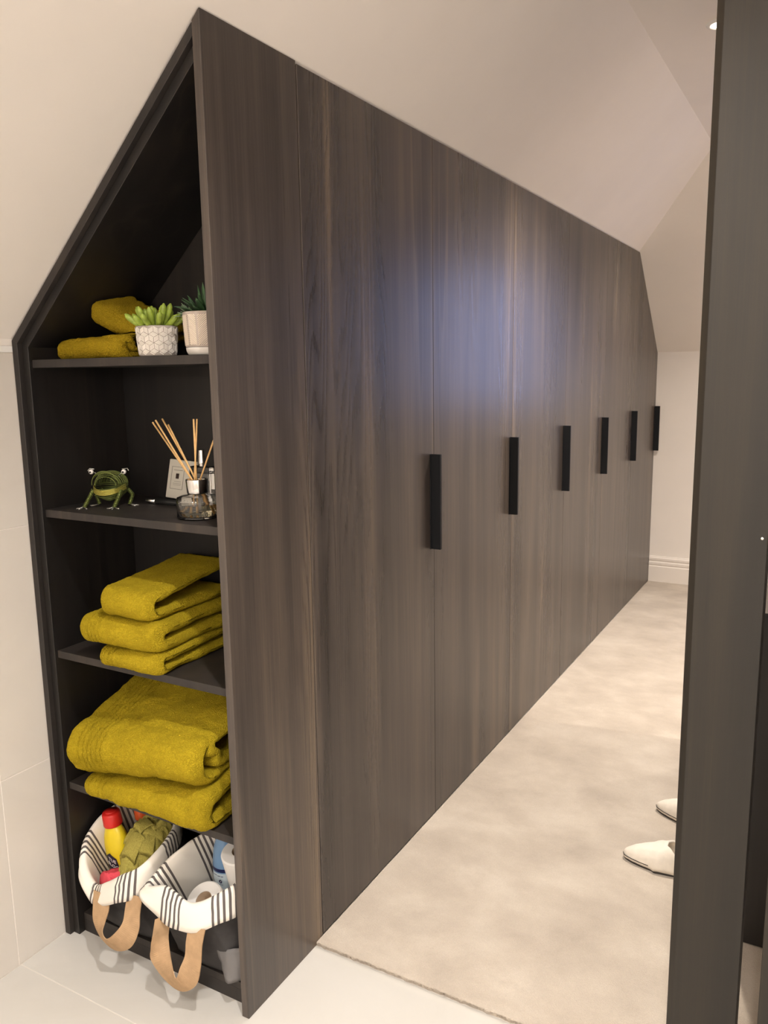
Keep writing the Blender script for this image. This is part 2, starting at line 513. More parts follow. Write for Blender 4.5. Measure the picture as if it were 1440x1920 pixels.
# ------------------------------------------------------------------ DOWNLIGHTS
def downlight(x, y, label, power=1.0, size=2.1, col=LAMP_COLOR):
    t = thing('downlight', label, 'ceiling light', (x, y, CEIL), 'recessed downlights in the flat ceiling')
    from_bm('trim_ring', bm_lathe([(.030, -.0005), (.030, -.006), (.034, -.0075), (.042, -.005), (.044, -.0005)], 40, (x, y, CEIL)), 'white_trim', t, smooth=True)
    from_bm('lens', bm_lathe([(0, -.0035), (.030, -.003), (.030, -.0005), (0, -.0005)], 32, (x, y, CEIL)), 'lamp_lens', t)
    ld = bpy.data.lights.new('lamp', 'SPOT')
    ld.energy = LAMP_W * power; ld.color = col
    ld.spot_size = size; ld.spot_blend = .8; ld.shadow_soft_size = .028
    lo = bpy.data.objects.new('lamp', ld); C.objects.link(lo)
    lo.parent = t; lo.location = (0, 0, -.012)
    return t
downlight(.640, 1.69, 'warm glowing recessed downlight in the flat ceiling, half hidden by the tall post', 1.25)
downlight(.66, 3.05, 'recessed downlight in the dressing room ceiling near the far wall', .72)
downlight(.72, -.52, 'recessed bathroom downlight nearest the open shelves', .72, col=BATH_COLOR)
downlight(.62, -1.75, 'recessed bathroom downlight behind the photographer, left one', .66, col=BATH_COLOR)
downlight(1.10, -1.28, 'recessed bathroom downlight behind the photographer, right one', .50, col=BATH_COLOR)
downlight(1.85, 2.95, 'added fill downlight in the dressing room ceiling near the dormer window', .55)  # added out of view, its bounce brightens the ceilings
downlight(1.95, 2.05, 'added fill downlight in the dressing room ceiling beyond the tall cabinet', .95)  # also added, lights unseen floor for more bounce

def added_fill_lamp(x, label):  # sconces added behind the camera as ambient fill
    t = thing('added_fill_lamp', label, 'added fill light', (x, -2.96, 1.75), 'added opal fill lamps on the bathroom back wall')
    from_bm('back_plate', bm_box(x - .05, x + .05, -3.0, -2.985, 1.66, 1.84, .004, 2), 'chrome', t)
    from_bm('arm', bm_tube([(x, -2.985, 1.75), (x, -2.93, 1.75)], .008, 10), 'chrome', t)
    sh = from_bm('shade', bm_lathe([(.040, -.12), (.045, -.11), (.045, .11), (.040, .12)], 32, (x, -2.90, 1.75)), 'lamp_lens', t, smooth=True)
    ld = bpy.data.lights.new('lamp', 'POINT'); ld.energy = 24; ld.color = BATH_COLOR; ld.shadow_soft_size = .09
    lo = bpy.data.objects.new('lamp', ld); C.objects.link(lo); lo.parent = t; lo.location = (0, .17, .0)
added_fill_lamp(.55, 'left added opal fill lamp behind the photographer on the bathroom back wall')
added_fill_lamp(1.45, 'right added opal fill lamp behind the photographer on the bathroom back wall')

# ------------------------------------------------------------------ OPEN SHELF UNIT AT THE WARDROBE END
BACK = .286
su = thing('shelf_unit', 'tall dark wood open shelf unit with sloping top under the roof slope', 'shelf unit', (-.3, .15, 0))
def offset_path(d, z_top_x):
    """outer frame line offset inwards by d: floor - knee bend - up the slope to x = z_top_x"""
    x = -.598 + d
    nrm = sqrt(1 + SL * SL)
    f = lambda xx: slope_z(xx) - .006 - d * nrm
    return [(x, 0), (x, f(x)), (z_top_x, f(z_top_x))]
def frame_board(name, d0, d1, y0, y1, mat):
    a, b = offset_path(d0, -.0195), offset_path(d1, -.0195)
    # one part for the upright, one for the sloping board, mitred at the bend
    from_bm(name[0], bm_prism([a[0], a[1], b[1], b[0]], 'y', y0, y1, .0006), mat, su)
    from_bm(name[1], bm_prism([a[1], a[2], b[2], b[1]], 'y', y0, y1, .0006), mat, su)
frame_board(('scribe_post', 'scribe_rail'), 0, .0175, 0, .10, 'dark_edge')
frame_board(('side_panel', 'top_panel'), .018, .038, .012, BACK, 'shaded_carcass')
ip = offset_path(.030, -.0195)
from_bm('back_panel', bm_prism([ip[0], ip[1], ip[2], (-.0195, 0)], 'y', BACK, BACK + .009), 'shaded_carcass', su)
from_bm('end_panel', scribe(bm_prism([(0, 0), (EW - .0012, 0), (EW - .0012, H - .002), (0, H - .002)], 'x', -.019, 0, .0008)), 'dark_veneer', su)
SHELF = [1.452, 1.107, .761, .419]
for z in SHELF:
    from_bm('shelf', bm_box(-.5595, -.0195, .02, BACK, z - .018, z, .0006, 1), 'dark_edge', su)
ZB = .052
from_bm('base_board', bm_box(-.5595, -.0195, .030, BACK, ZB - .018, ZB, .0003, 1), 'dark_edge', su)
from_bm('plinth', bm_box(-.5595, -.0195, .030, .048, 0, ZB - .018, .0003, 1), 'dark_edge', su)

# ------------------------------------------------------------------ SIX FITTED WARDROBES
SEAM = [EW, .952, 1.613, 2.268, 2.923, 3.583, 4.236]
ORD = ['nearest to the open shelf unit', 'second from the open shelf unit', 'third from the open shelf unit',
       'fourth from the open shelf unit', 'fifth from the open shelf unit', 'last one, at the far wall']
for i in range(6):
    y0, y1 = SEAM[i] + (.0018 if i == 0 else .0009), SEAM[i + 1] - .0009
    cut = ', its top corner cut at an angle' if i == 5 else ''
    t = thing('wardrobe', 'dark wood wardrobe with black bar handle, ' + ORD[i], 'wardrobe', (-.3, (y0 + y1) / 2, 0), 'row of fitted wardrobes under the roof slope')
    zt = H - .009
    if i < 5: poly = [(y0, .012), (y1, .012), (y1, zt), (y0, zt)]
    else:
        yk = YF - (zt + .008 - KF) / HS
        poly = [(y0, .012), (y1, .012), (y1, hip_z(y1) - .008), (yk, zt), (y0, zt)]
    door = from_bm('door', scribe(bm_prism(poly, 'x', -.019, 0, .0008)), 'dark_veneer', t)
    hy, hz0, hz1 = y1 - .0165, .884, 1.171
    hb = bm_box(.0005, .032, hy - .005, hy + .0055, hz0, hz1, .0012, 2)
    bm_box(.0, .003, hy - .010, hy + .0055, hz0, hz1, .0006, 1, hb)
    from_bm('handle', hb, 'black_metal', door)
    for ys in (y0 + .001, y1 - .019):
        za = -.021; q = [(-.59, .0), (za, .0), (za, min(slope_z(za) - .012, hip_z(ys + .018) - .012)), (-.59, min(slope_z(-.59), hip_z(ys + .018)) - .012)]
        if i == 5 and ys > 4: q = [(-.59, 0), (za, 0), (za, hip_z(ys + .018) - .015), (-.59, slope_z(-.59) - .03)]
        from_bm('side_panel', bm_prism(q, 'y', ys, ys + .018), 'shaded_carcass', t)
    from_bm('base_panel', bm_box(-.59, -.022, y0 + .02, y1 - .02, .05, .068), 'shaded_carcass', t)
    from_bm('plinth', bm_box(-.07, -.052, y0 + .02, y1 - .02, 0, .05), 'shaded_carcass', t)

# ------------------------------------------------------------------ RIGHT SIDE: POSTS AND CABINET
PY = .20
p = thing('post', 'wide dark wood post with a narrow angled left edge, right of the carpet', 'post', (.90, PY + .03, 0))
from_bm('post_face', bm_prism([(.856, PY), (.9635, PY), (.9635, PY + .06), (.844, PY + .06), (.844, PY + .011)], 'z', 0, CEIL, .0006), 'dark_post', p)
from_bm('screw_cover', bm_lathe([(0, 0), (.0022, 0), (.0022, .0008), (0, .0012)], 12, (.9555, PY, 1.137), Matrix.Rotation(pi / 2, 4, 'X')), 'silver_cap', p)
p2 = tag(from_bm('post', bm_box(.9985, 1.12, PY, PY + .06, 0, CEIL, .001, 1), 'dark_post', base=(1.06, PY + .03, 0)),
         'dark wood post at the right edge of the photo, past the narrow gap', 'post')
cb = thing('cabinet', 'dark wood tall cabinet seen end on through the gap between both posts', 'cabinet', (1.25, 1.4, 0))
from_bm('end_panel', bm_box(.90, 1.60,   .76, .779, 0.014, 2.2, .0008, 1), 'shaded_carcass', cb)
for a, b in ((.782, 1.34), (1.342, 1.90)):
    d = from_bm('door', bm_box(.90, .919, a, b, .014, 2.2, .0008, 1), 'dark_veneer', cb)
    from_bm('handle', bm_box(.868, .8995, b - .022, b - .012, .884, 1.171, .001, 1), 'black_metal', d)
from_bm('side_panel', bm_box(.921, 1.60, 1.883, 1.90, .014, 2.2), 'shaded_carcass', cb)
from_bm('top_panel', bm_box(.921, 1.60, .78, 1.882, 2.182, 2.2), 'shaded_carcass', cb)
gp = thing('wall_plaque', 'grey rectangular board with black lower edge hung on the cabinet end', 'panel', (1.06, .757, .85))
from_bm('board', bm_box(.929, 1.20, .752, .7595, .857, 1.25, .001, 1), 'grey_card', gp)
from_bm('bottom_edge', bm_box(.929, 1.20, .751, .7595, .847, .8565, .001, 1), 'black_plastic', gp)

# ------------------------------------------------------------------ TOWELS
def towel(name, x0, x1, yf, depth, z0, hf, hb, label, group, mat='terry_mustard', gap=.006, seed=1, grooves=(), sl=1.0, sr=1.0, zl=0.0, zr=0.0,
          rot=0.0, rough=.0035, inner=False, step=.0042, nose=1.0, bulge=0.0, place=None, curl=0.0, on=(), above=None, below=None):
    """a terry sheet folded round the front: path bottom back -> front bend -> top back, extruded along x.
    sl/sr scale the height at the left/right end, zl/zr lift the underside there"""
    bm = bmesh.new()
    Wd = x1 - x0
    def sheet(T, h0, h1, z_in, dback, ins_l, ins_r, sd):
        Rc = (h0 - T) / 2
        path = []
        nb = max(8, int(depth / (step * 1.5)))
        for k in range(nb):
            y = depth - dback + (Rc * nose - (depth - dback)) * k / nb
            path.append((y, 0.0, T / 2))
        na = max(10, int(pi * (Rc + T / 2) / step))
        for k in range(na + 1):
            a = -pi / 2 - pi * k / na
            path.append((Rc * nose * (1 + cos(a)), 1.0, z_in + Rc + T / 2 + Rc * sin(a)))
        for k in range(1, nb + 1):
            t = k / nb
            y = Rc * nose + (depth - dback - Rc * nose) * t
            hh = h0 + (h1 - h0) * (t ** 1.15)
            path.append((y, 2.0, z_in + hh - T / 2))
        n = len(path)
        nrm = []
        for i in range(n):
            a, b = path[max(0, i - 1)], path[min(n - 1, i + 1)]
            ty, tz = b[0] - a[0], b[2] - a[2]
            l = sqrt(ty * ty + tz * tz) or 1
            nrm.append((tz / l * -1, ty / l))      # pointing away from the fold on the outside
        re = T * .62
        us = [ins_l + re * (1 - cos(pi / 2 * k / 6)) for k in range(6)]
        m = max(6, int((Wd - ins_l - ins_r - 2 * re) / step))
        us += [ins_l + re + (Wd - ins_l - ins_r - 2 * re) * k / m for k in range(m + 1)]
        us += [g_[0] + d_ for g_ in grooves for d_ in (-.0032, -.0016, 0, .0016, .0032)]
        us = sorted(us)
        us += [Wd - ins_r - re + re * sin(pi / 2 * (k + 1) / 6) for k in range(6)]
        grid_o, grid_i = [], []
        for u in us:
            dl, dr = u - ins_l, Wd - ins_r - u
            d = max(0.0, min(dl, dr))
            e = 1.0 if d >= re else sqrt(max(0.0, 1 - (1 - d / re) ** 2))
            f = u / Wd
            sc = sl + (sr - sl) * f
            lift = zl + (zr - zl) * f
            gr = 0.0
            for gx, gd in grooves:
                q = (u - gx) / .0020
                if abs(q) < 3: gr -= gd * math.exp(-q * q)
            ro, ri = [], []
            for i in range(n):
                py, kind, pz = path[i]
                ny, nzv = nrm[i]
                wob = .007 * nz((i * .05, 0, sd), 1.0, sd) * (1 if dr < dl else -1)
                xw = x0 + u + wob * (1 - min(1, d / .05))
                yw0, zw0 = yf + py, z0 + pz * sc + lift
                # soft sag and swell
                bl = bulge * sin(pi * f)
                for sgn, row in ((1, ro), (-1, ri)):
                    th = T / 2 * e * sc
                    oy, oz = py + sgn * ny * th, pz * sc + sgn * nzv * th
                    P = Vector((xw, yf + oy, z0 + oz + lift))
                    s1 = nz(P, 16, seed + sd) * rough + nz(P, 55, seed + 5) * rough * .45
                    if sgn > 0: s1 += nz(P, 240, seed + 3) * .0011 + gr
                    P.y += sgn * ny * s1; P.z += sgn * nzv * s1
                    if kind > 0: P.z += bl * (1 if kind == 2 else .5)
                    # rounded front corners in plan
                    cr = max(0.0, 1 - min(dl, dr) / .028)
                    P.y += .012 * cr * cr * max(0.0, 1 - py / .06)
                    if curl and dr < .05: P.z += curl * (1 - dr / .05) * max(0.0, 1 - py / .08)
                    row.append(bm.verts.new(P))
            grid_o.append(ro); grid_i.append(ri)
        for g, fl in ((grid_o, False), (grid_i, True)):
            for a, b in zip(g, g[1:]):
                for i in range(n - 1):
                    q = (a[i], a[i + 1], b[i + 1], b[i])
                    bm.faces.new(q[::-1] if fl else q)
        for a, b in zip(grid_o, grid_i):           # back rims stitched below
            pass
        for k in (0, -1):
            for i in range(n - 1):
                bm.faces.new((grid_o[k][i], grid_o[k][i + 1], grid_i[k][i + 1], grid_i[k][i]))
        for i in (0, n - 1):
            for a in range(len(grid_o) - 1):
                bm.faces.new((grid_o[a][i], grid_o[a + 1][i], grid_i[a + 1][i], grid_i[a][i]))
    if inner:
        T = hf * .27; ti = hf * .20
        sheet(T, hf, hb, 0.0, 0.0, 0.0, 0.0, 0)
        # a second fold lying inside the first
        g0 = len(bm.verts)
        sheet(ti, hf - 2 * T - .002, max(hf - 2 * T, hb * .52), T + .001, .02, .012, -.004, 4)
        bm.verts.ensure_lookup_table()
        for v in list(bm.verts)[g0:]:
            v.co.y += T * 1.05; v.co.z += T * (sl + (sr - sl) * (v.co.x - x0) / Wd)
    else:
        T = (hf - gap) / 2
        sheet(T, hf, hb, 0.0, 0.0, 0.0, 0.0, 0)
    bmesh.ops.recalc_face_normals(bm, faces=bm.faces)
    cx, cy = (x0 + x1) / 2, yf + depth / 2
    X = Matrix.Translation((cx, cy, z0)) @ Matrix.Rotation(rot, 4, 'Z') @ Matrix.Translation((-cx, -cy, -z0))
    if place: X = place @ Matrix.Translation((-cx, -cy, -z0))
    bmesh.ops.transform(bm, matrix=X, verts=bm.verts)
    # let the cloth settle on whatever lies below it
    from mathutils.bvhtree import BVHTree
    trees = []
    for lo_ in on:
        vs = [v.co + lo_.location for v in lo_.data.vertices]
        trees.append(BVHTree.FromPolygons(vs, [tuple(p.vertices) for p in lo_.data.polygons]))
    for v in bm.verts:
        fl = above + .0006 if above is not None else -1
        for tr in trees:
            best = -1
            for dx, dy in ((0, 0), (.006, 0), (-.006, 0), (0, .006), (0, -.006)):
                h = tr.ray_cast(Vector((v.co.x + dx, v.co.y + dy, 3)), Vector((0, 0, -1)))
                if h[0] is not None: best = max(best, h[0].z + .0028)
            fl = max(fl, best)
        if v.co.z < fl: v.co.z = fl + .02 * (v.co.z - fl) * (0 if above is not None and fl <= above + .001 else 0)
        if below is not None and v.co.z > below: v.co.z = below
        v.co.y = min(v.co.y, BACK - .002); v.co.x = max(v.co.x, -.5585); v.co.z = min(v.co.z, slope_z(v.co.x) - .064)
    o = from_bm(name, bm, mat, base=X @ Vector((cx, cy, z0)), smooth=True)
    return tag(o, label, 'towel', group)

HG = 'mustard hand towels on the third shelf'
z3 = SHELF[2]
lines4 = lambda x0, d, dep, n: [(x0 + d * k, dep) for k in range(n)]
ta = towel('towel', -.392, -.205, -.002, .265, z3, .050, .054, 'mustard hand towel with ribbed border at the bottom of the stack of three', HG, seed=1,
      grooves=lines4(.016, .011, .0048, 4), sl=.88, sr=1.05, gap=.003, rot=.03, above=z3)
tb = towel('towel', -.440, -.203, -.006, .272, z3 + .050, .074, .078, 'mustard hand towel with ribbed border in the middle of the stack of three', HG, seed=2,
      grooves=lines4(.036, .0115, .005, 4), sl=.92, sr=.95, gap=.005, rot=.05, curl=.004, on=[ta])
towel('towel', -.372, -.218, -.006, .264, z3 + .122, .072, .100, 'smooth mustard hand towel with an open rolled fold, topmost of the stack of three', HG, seed=3,
      sl=.92, sr=.92, gap=.017, rot=.03, rough=.003, on=[tb])
BG = 'mustard bath towels on the fourth shelf'
z4 = SHELF[3]
ta = towel('towel', -.478, -.085, -.006, .275, z4, .082, .120, 'large mustard bath towel lying at the bottom, sagging to the left, on the fourth shelf', BG, seed=4,
      grooves=lines4(.030, .016, .005, 4), sl=.52, sr=1.22, gap=.012, rough=.006, above=z4)
towel('towel', -.508, -.098, -.010, .275, z4 + .042, .135, .215, 'large mustard bath towel with ribbed border lying on top, on the fourth shelf', BG, seed=5,
      grooves=lines4(.048, .0155, .0062, 6), zl=0, zr=.062, sl=1.0, sr=.80, gap=.01, inner=True, rough=.006, bulge=.008, on=[ta], below=z3 - .022)
FG = 'ochre face cloths on the top shelf'
z1 = SHELF[0]
ta = towel('towel', -.530, -.298, .055, .11, z1, .048, .048, 'small ochre face cloth rolled flat, lying in front on the top shelf', FG, 'terry_ochre', seed=6, gap=.002,
      rough=.006, inner=True, sl=.88, sr=1.08, rot=-.06, above=z1)
PL = Matrix.Translation((-.372, .165, z1 + .058)) @ Matrix.Rotation(-.10, 4, 'Z') @ Matrix.Rotation(.30, 4, 'Y') @ Matrix.Rotation(.15, 4, 'X')
towel('towel', -.098, .115, 0, .10, 0, .060, .060, 'small ochre face cloth propped at a tilt behind the other on the top shelf', FG, 'terry_ochre', seed=7, gap=.003,
      rough=.006, place=PL, sl=1.05, sr=.60, on=[ta], above=z1)

# ------------------------------------------------------------------ POT PLANTS
def pot_line(bm, P, R, wid=.0011, hgt=.0007):
    """thin raised bar following points (angle, z) on a turned wall; R(z) radius"""
    n = len(P)
    row = []
    for k in range(n):
        a, z = P[k]
        a0, z0_ = P[max(0, k - 1)]; a1, z1_ = P[min(n - 1, k + 1)]
        r = R(z); ta, tz = (a1 - a0) * r, z1_ - z0_
        l = sqrt(ta * ta + tz * tz) or 1
        na, nzv = -tz / l * wid / r, ta / l * wid
        q = []
        for s, hh in ((-1, 0), (-.6, hgt), (.6, hgt), (1, 0)):
            aa, zz = a + na * s, z + nzv * s
            rr = R(zz) + hh
            q.append(bm.verts.new((rr * cos(aa), rr * sin(aa), zz)))
        row.append(q)
    for a, b in zip(row, row[1:]):
        for k in range(3): bm.faces.new((a[k], a[k + 1], b[k + 1], b[k]))
def place_bm(bm, loc):
    bmesh.ops.translate(bm, verts=bm.verts, vec=Vector(loc)); return bm

# pot with cube pattern
PX1 = (-.209, .060, z1 + .0004)
t = thing('potted_succulent', 'small white pot with embossed cube pattern holding a bright green succulent', 'plant', PX1, 'pot plants on the top shelf')
R1 = lambda z: .0375 + .0052 * min(1, max(0, z) / .058) ** .8
hp = .0605
prof = [(0, 0), (R1(0) - .002, 0), (R1(.002), .002)] + [(R1(hp * k / 10), hp * k / 10) for k in range(1, 11)] + [(R1(hp) - .001, hp + .0012), (R1(hp) - .005, hp), (R1(hp) - .006, hp - .012), (0, hp - .012)]
pot = from_bm('pot', place_bm(bm_lathe(prof, 56), PX1), 'pot_groove', t, smooth=True)
lb = bmesh.new()
NCOL = 13
RM = R1(.03)
cw = 2 * pi * RM / NCOL / 2; sd_ = cw * 2 / sqrt(3)
for row in range(-1, 5):
    for col in range(NCOL):
        cx_ = (col * 2 + (row % 2)) * cw; cz_ = .004 + row * 1.5 * sd_
        ul, ur, dn = (-cw, sd_ / 2), (cw, sd_ / 2), (0, -sd_)
        for e, f in ((ul, ur), (ul, dn), (ur, dn)):      # e: step across the hatch, f: along it
            if e is ul and f is dn: e, f = dn, ul
            for k in range(4):
                g_ = (k + .62) / 4.25
                P = []
                for q in range(4):
                    h_ = .07 + .86 * q / 3
                    P.append(((cx_ + e[0] * g_ + f[0] * h_) / RM, cz_ + e[1] * g_ + f[1] * h_))
                if all(.0012 < z < hp - .0012 for _, z in P): pot_line(lb, P, R1, .0009, .0011)
emb = from_bm('embossing', place_bm(lb, PX1), 'pot_white', pot, smooth=False)
emb['kind'] = 'stuff'
from_bm('soil', place_bm(bm_lathe([(0, hp - .007), (R1(hp) - .0062, hp - .007), (R1(hp) - .0062, hp - .0125), (0, hp - .0125)], 32), PX1), 'soil', t)
random.seed(11)
def fleshy(base, tip, r, bend):
    n = 10; b, tp = Vector(base), Vector(tip)
    mid = (b + tp) / 2 + Vector(bend)
    pts = [(1 - s) ** 2 * b + 2 * s * (1 - s) * mid + s * s * tp for s in [k / n for k in range(n + 1)]]
    f = lambda s: r * (.62 + .5 * sin(pi * min(1, s * .95) * .62)) * (1 if s < .82 else sqrt(max(.02, 1 - ((s - .82) / .185) ** 2)))
    return bm_tube(pts, f, 9)
leaves = []
for ring, (cnt, el, ln) in enumerate(((5, 80, .050), (8, 58, .058), (11, 36, .060))):
    for k in range(cnt):
        az = 2 * pi * (k + .5 * (ring % 2)) / cnt + random.uniform(-.12, .12)
        e = radians(el + random.uniform(-7, 7)); l = ln * random.uniform(.9, 1.06)
        b = Vector((PX1[0] + .009 * cos(az), PX1[1] + .009 * sin(az), z1 + hp - .008))
        d = Vector((cos(az) * cos(e), sin(az) * cos(e), sin(e)))
        leaves.append(from_bm('leaf', fleshy(b, b + d * l, .0056, Vector((cos(az), sin(az), -1)) * .005), 'leaf_green', t, smooth=True))

# ribbed beige pot
PX2 = (-.094, .092, z1 + .0004)
t = thing('potted_plant', 'larger beige pot with herringbone ribs and white foot holding a dark green plant', 'plant', PX2, 'pot plants on the top shelf')
hp2 = .085
def R2(z):
    if z < .016: return .040 + .0085 * sqrt(max(0, 1 - (1 - z / .016) ** 2))
    return .0485 + .0035 * (z - .016) / (hp2 - .016)
prof = [(0, 0), (.039, 0)] + [(R2(.0155 * k / 8), .0155 * k / 8) for k in range(0, 9)]
pot = from_bm('pot', place_bm(bm_lathe([(R2(.016) + .0002, .0165)] + [(R2(.0165 + (hp2 - .0165) * k / 8) , .0165 + (hp2 - .0165) * k / 8) for k in range(1, 9)]
              + [(R2(hp2) - .0012, hp2 + .0014), (R2(hp2) - .005, hp2), (R2(hp2) - .006, hp2 - .014), (0, hp2 - .014), (0, .0166)], 64), PX2), 'pot_beige', t, smooth=True)
from_bm('foot', place_bm(bm_lathe(prof + [(0, .0155)], 64), PX2), 'pot_white', t, smooth=True)
rb = bmesh.new()
nc = 14; dw = 2 * pi / nc
for c in range(nc):
    up_ = 1 if c % 2 else -1
    for k in range(22):
        z0_ = .012 + k * .0040
        a0 = c * dw + .10 * dw; a1 = (c + 1) * dw - .10 * dw
        P = []
        for s in range(5):
            f = s / 4
            P.append((a0 + (a1 - a0) * f, z0_ + up_ * .016 * (f - .5)))
        P = [q for q in P if .0185 < q[1] < hp2 - .003]
        if len(P) > 1: pot_line(rb, P, R2, .0010, .0013)
o = from_bm('ribs', place_bm(rb, PX2), 'pot_rib', pot); o['kind'] = 'stuff'
from_bm('soil', place_bm(bm_lathe([(0, hp2 - .008), (R2(hp2) - .0064, hp2 - .008), (R2(hp2) - .0064, hp2 - .0145), (0, hp2 - .0145)], 32), PX2), 'soil', t)
def blade(base, az, el, ln, wd, curl, mat):
    bm = bmesh.new(); n = 7; row = []
    p = Vector(base); e = el
    side = Vector((-sin(az), cos(az), 0))
    for k in range(n + 1):
        f = k / n
        w = wd * (sin(pi * (.12 + .88 * f)) ** .7 if f < 1 else .02)
        d = Vector((cos(az) * cos(e), sin(az) * cos(e), sin(e)))
        nn = side.cross(d)
        row.append([bm.verts.new(q) for q in (p - side * w + nn * w * .35, p + nn * -.0006, p + side * w + nn * w * .35, p + nn * .0008)])
        p = p + d * ln / n; e -= curl / n
    for a, b in zip(row, row[1:]):
        for i in range(4): bm.faces.new((a[i], a[(i + 1) % 4], b[(i + 1) % 4], b[i]))
    bm.faces.new(row[0]); bm.faces.new(row[-1])
    return from_bm('leaf', bm, mat, t, smooth=True)
random.seed(5)
cz = z1 + hp2 - .009
for k in range(26):
    az = k * 2.399 + random.uniform(-.2, .2); e = radians(random.uniform(30, 78))
    b = (PX2[0] + .016 * cos(az), PX2[1] + .016 * sin(az), cz)
    blade(b, az, e, random.uniform(.045, .064), random.uniform(.006, .0095), radians(random.uniform(10, 50)), 'dark_leaf')
for k in range(5):
    az = random.uniform(0, 2 * pi); blade((PX2[0] + .006 * cos(az), PX2[1] + .006 * sin(az), cz), az, radians(random.uniform(70, 86)), random.uniform(.066, .078), .006, radians(8), 'dark_leaf')
for k in range(26):                                     # the pale rosette hanging over the left rim
    az = pi + random.uniform(-1.3, 1.3); e = radians(random.uniform(5, 70))
    blade((PX2[0] - .034 + random.uniform(-.007, .007), PX2[1] - .020 + random.uniform(-.010, .010), cz + .004), az, e, random.uniform(.018, .030), .0042, radians(20), 'grey_leaf')

# ------------------------------------------------------------------ WIRE FROG
z2 = SHELF[1]
FC = Vector((-.452, .125, z2 + .050))
t = thing('frog_figurine', 'small green and yellow wire frog with open mouth and bead eyes', 'figurine', (FC.x, FC.y, z2))
FR = Matrix.Rotation(.42, 4, 'Z')                      # looks a little towards the camera
def fw(v): return FC + (FR @ Vector(v))
def ring_pts(rx, rz, y, zc, a0=0.0, a1=2 * pi, n=44, wob=0.0, sd=0):
    return [fw((rx * cos(a), y + wob * sin(3 * a + sd), zc + rz * sin(a))) for a in [a0 + (a1 - a0) * k / n for k in range(n + 1)]]
# belly: latitude wires round a bowl, mouth open to the front
random.seed(2)
bl = bmesh.new()
for k in range(16):
    f = k / 15; e = -pi / 2 + f * (pi / 2 * 1.02)
    r = .0365 * cos(e) + .001; z = .034 * sin(e) + .0
    pts = [fw((r * cos(a) * 1.02 + random.uniform(-.0005, .0005), r * sin(a) * 1.15, z + .0013 * sin(2 * a + k) - (.006 * max(0, -sin(a)) * f))) for a in [2 * pi * j / 36 for j in range(36)]]
    bm_tube(pts, .0009, 5, True, bl)
body = from_bm('belly', bl, 'wire_green', t, smooth=True)
lp = bmesh.new()
for k in range(6):
    pts = [fw((.0375 * cos(a) * (1 + .004 * k), .042 * sin(a) * (1.0 + .012 * k) - .001, -.0022 * k + .0035 - .010 * max(0, -sin(a)) ** 1.5)) for a in [pi * 1.0 + pi * j / 30 for j in range(31)]]
    bm_tube(pts, .0009, 5, False, lp)
from_bm('lower_lip', lp, 'wire_yellow', t, smooth=True)
hd = bmesh.new()
for k in range(12):                                     # arches of the upper jaw and back
    f = k / 11; yy = -.030 + .072 * f
    s = sqrt(max(.02, 1 - ((yy - .003) / .046) ** 2))
    h = .031 * s * (1.0 if f > .15 else .96)
    pts = [fw((.0365 * s * cos(a), yy + .0006 * sin(5 * a), .003 + h * sin(a))) for a in [pi * j / 26 for j in range(27)]]
    bm_tube(pts, .0010, 5, False, hd)
for k in range(7):
    yy = -.031 - .0008 * k
    pts = [fw((.0355 * cos(a) * (1 - .012 * k), yy + .012 * (1 - sin(a)) * .5, .004 + (.0285 + .0009 * k) * sin(a))) for a in [pi * j / 26 for j in range(27)]]
    bm_tube(pts, .0010, 5, False, hd)
from_bm('head', hd, 'wire_green', t, smooth=True)
gul = bmesh.new()
for k in range(9):
    z = -.002 + .003 * k
    pts = [fw((.033 * cos(a) * sqrt(max(.05, 1 - (z / .031) ** 2)), .030 * sin(a) * .95 + .012, z)) for a in [pi * j / 20 for j in range(21)]]
    bm_tube(pts, .0007, 4, False, gul)
from_bm('throat', gul, 'wire_green', t, smooth=True)
def coil(a, b, r, turns, bm):
    a, b = Vector(a), Vector(b); d = (b - a); l = d.length; d = d / l
    u = d.orthogonal().normalized(); v = d.cross(u)
    n = turns * 10
    pts = [a + d * l * k / n + (u * cos(2 * pi * k / 10) + v * sin(2 * pi * k / 10)) * r for k in range(n + 1)]
    bm_tube(pts, l / turns * .42, 5, False, bm)
def frog_leg(pts, r, toes):
    bm = bmesh.new()
    for a, b in zip(pts, pts[1:]):
        coil(a, b, r, max(5, int((Vector(b) - Vector(a)).length / .0028)), bm)
        bm_tube([a, b], r * .85, 8, False, bm)
    lg = from_bm('leg', bm, 'wire_green', t, smooth=True)
    f = bmesh.new(); e = Vector(pts[-1])
    for q in toes:
        d = FR @ Vector((*q, 0))
        bm_tube([e + Vector((0, 0, .001)), Vector((e.x, e.y, z2 + .0014)) + d * .6, Vector((e.x, e.y, z2 + .0013)) + d], .0013, 6, False, f)
    from_bm('foot', f, 'wire_silver', lg, smooth=True)
zf = z2 + .0035 - FC.z
frog_leg([fw((-.034, -.022, -.008)), fw((-.043, -.030, -.028)), fw((-.051, -.040, zf))], .0042, [(-.017, -.006), (.012, -.011), (-.006, -.016)])
frog_leg([fw((.034, -.022, -.008)), fw((.029, -.032, -.028)), fw((.022, -.040, zf))], .0042, [(-.016, -.005), (.015, -.008), (.001, -.015)])
frog_leg([fw((-.030, .022, -.012)), fw((-.044, .012, -.024)), fw((-.034, .006, zf))], .0036, [(-.022, -.006), (-.016, -.013)])
frog_leg([fw((.032, .022, -.012)), fw((.046, .014, -.024)), fw((.040, .006, zf))], .0036, [(.022, .002), (.018, -.009)])
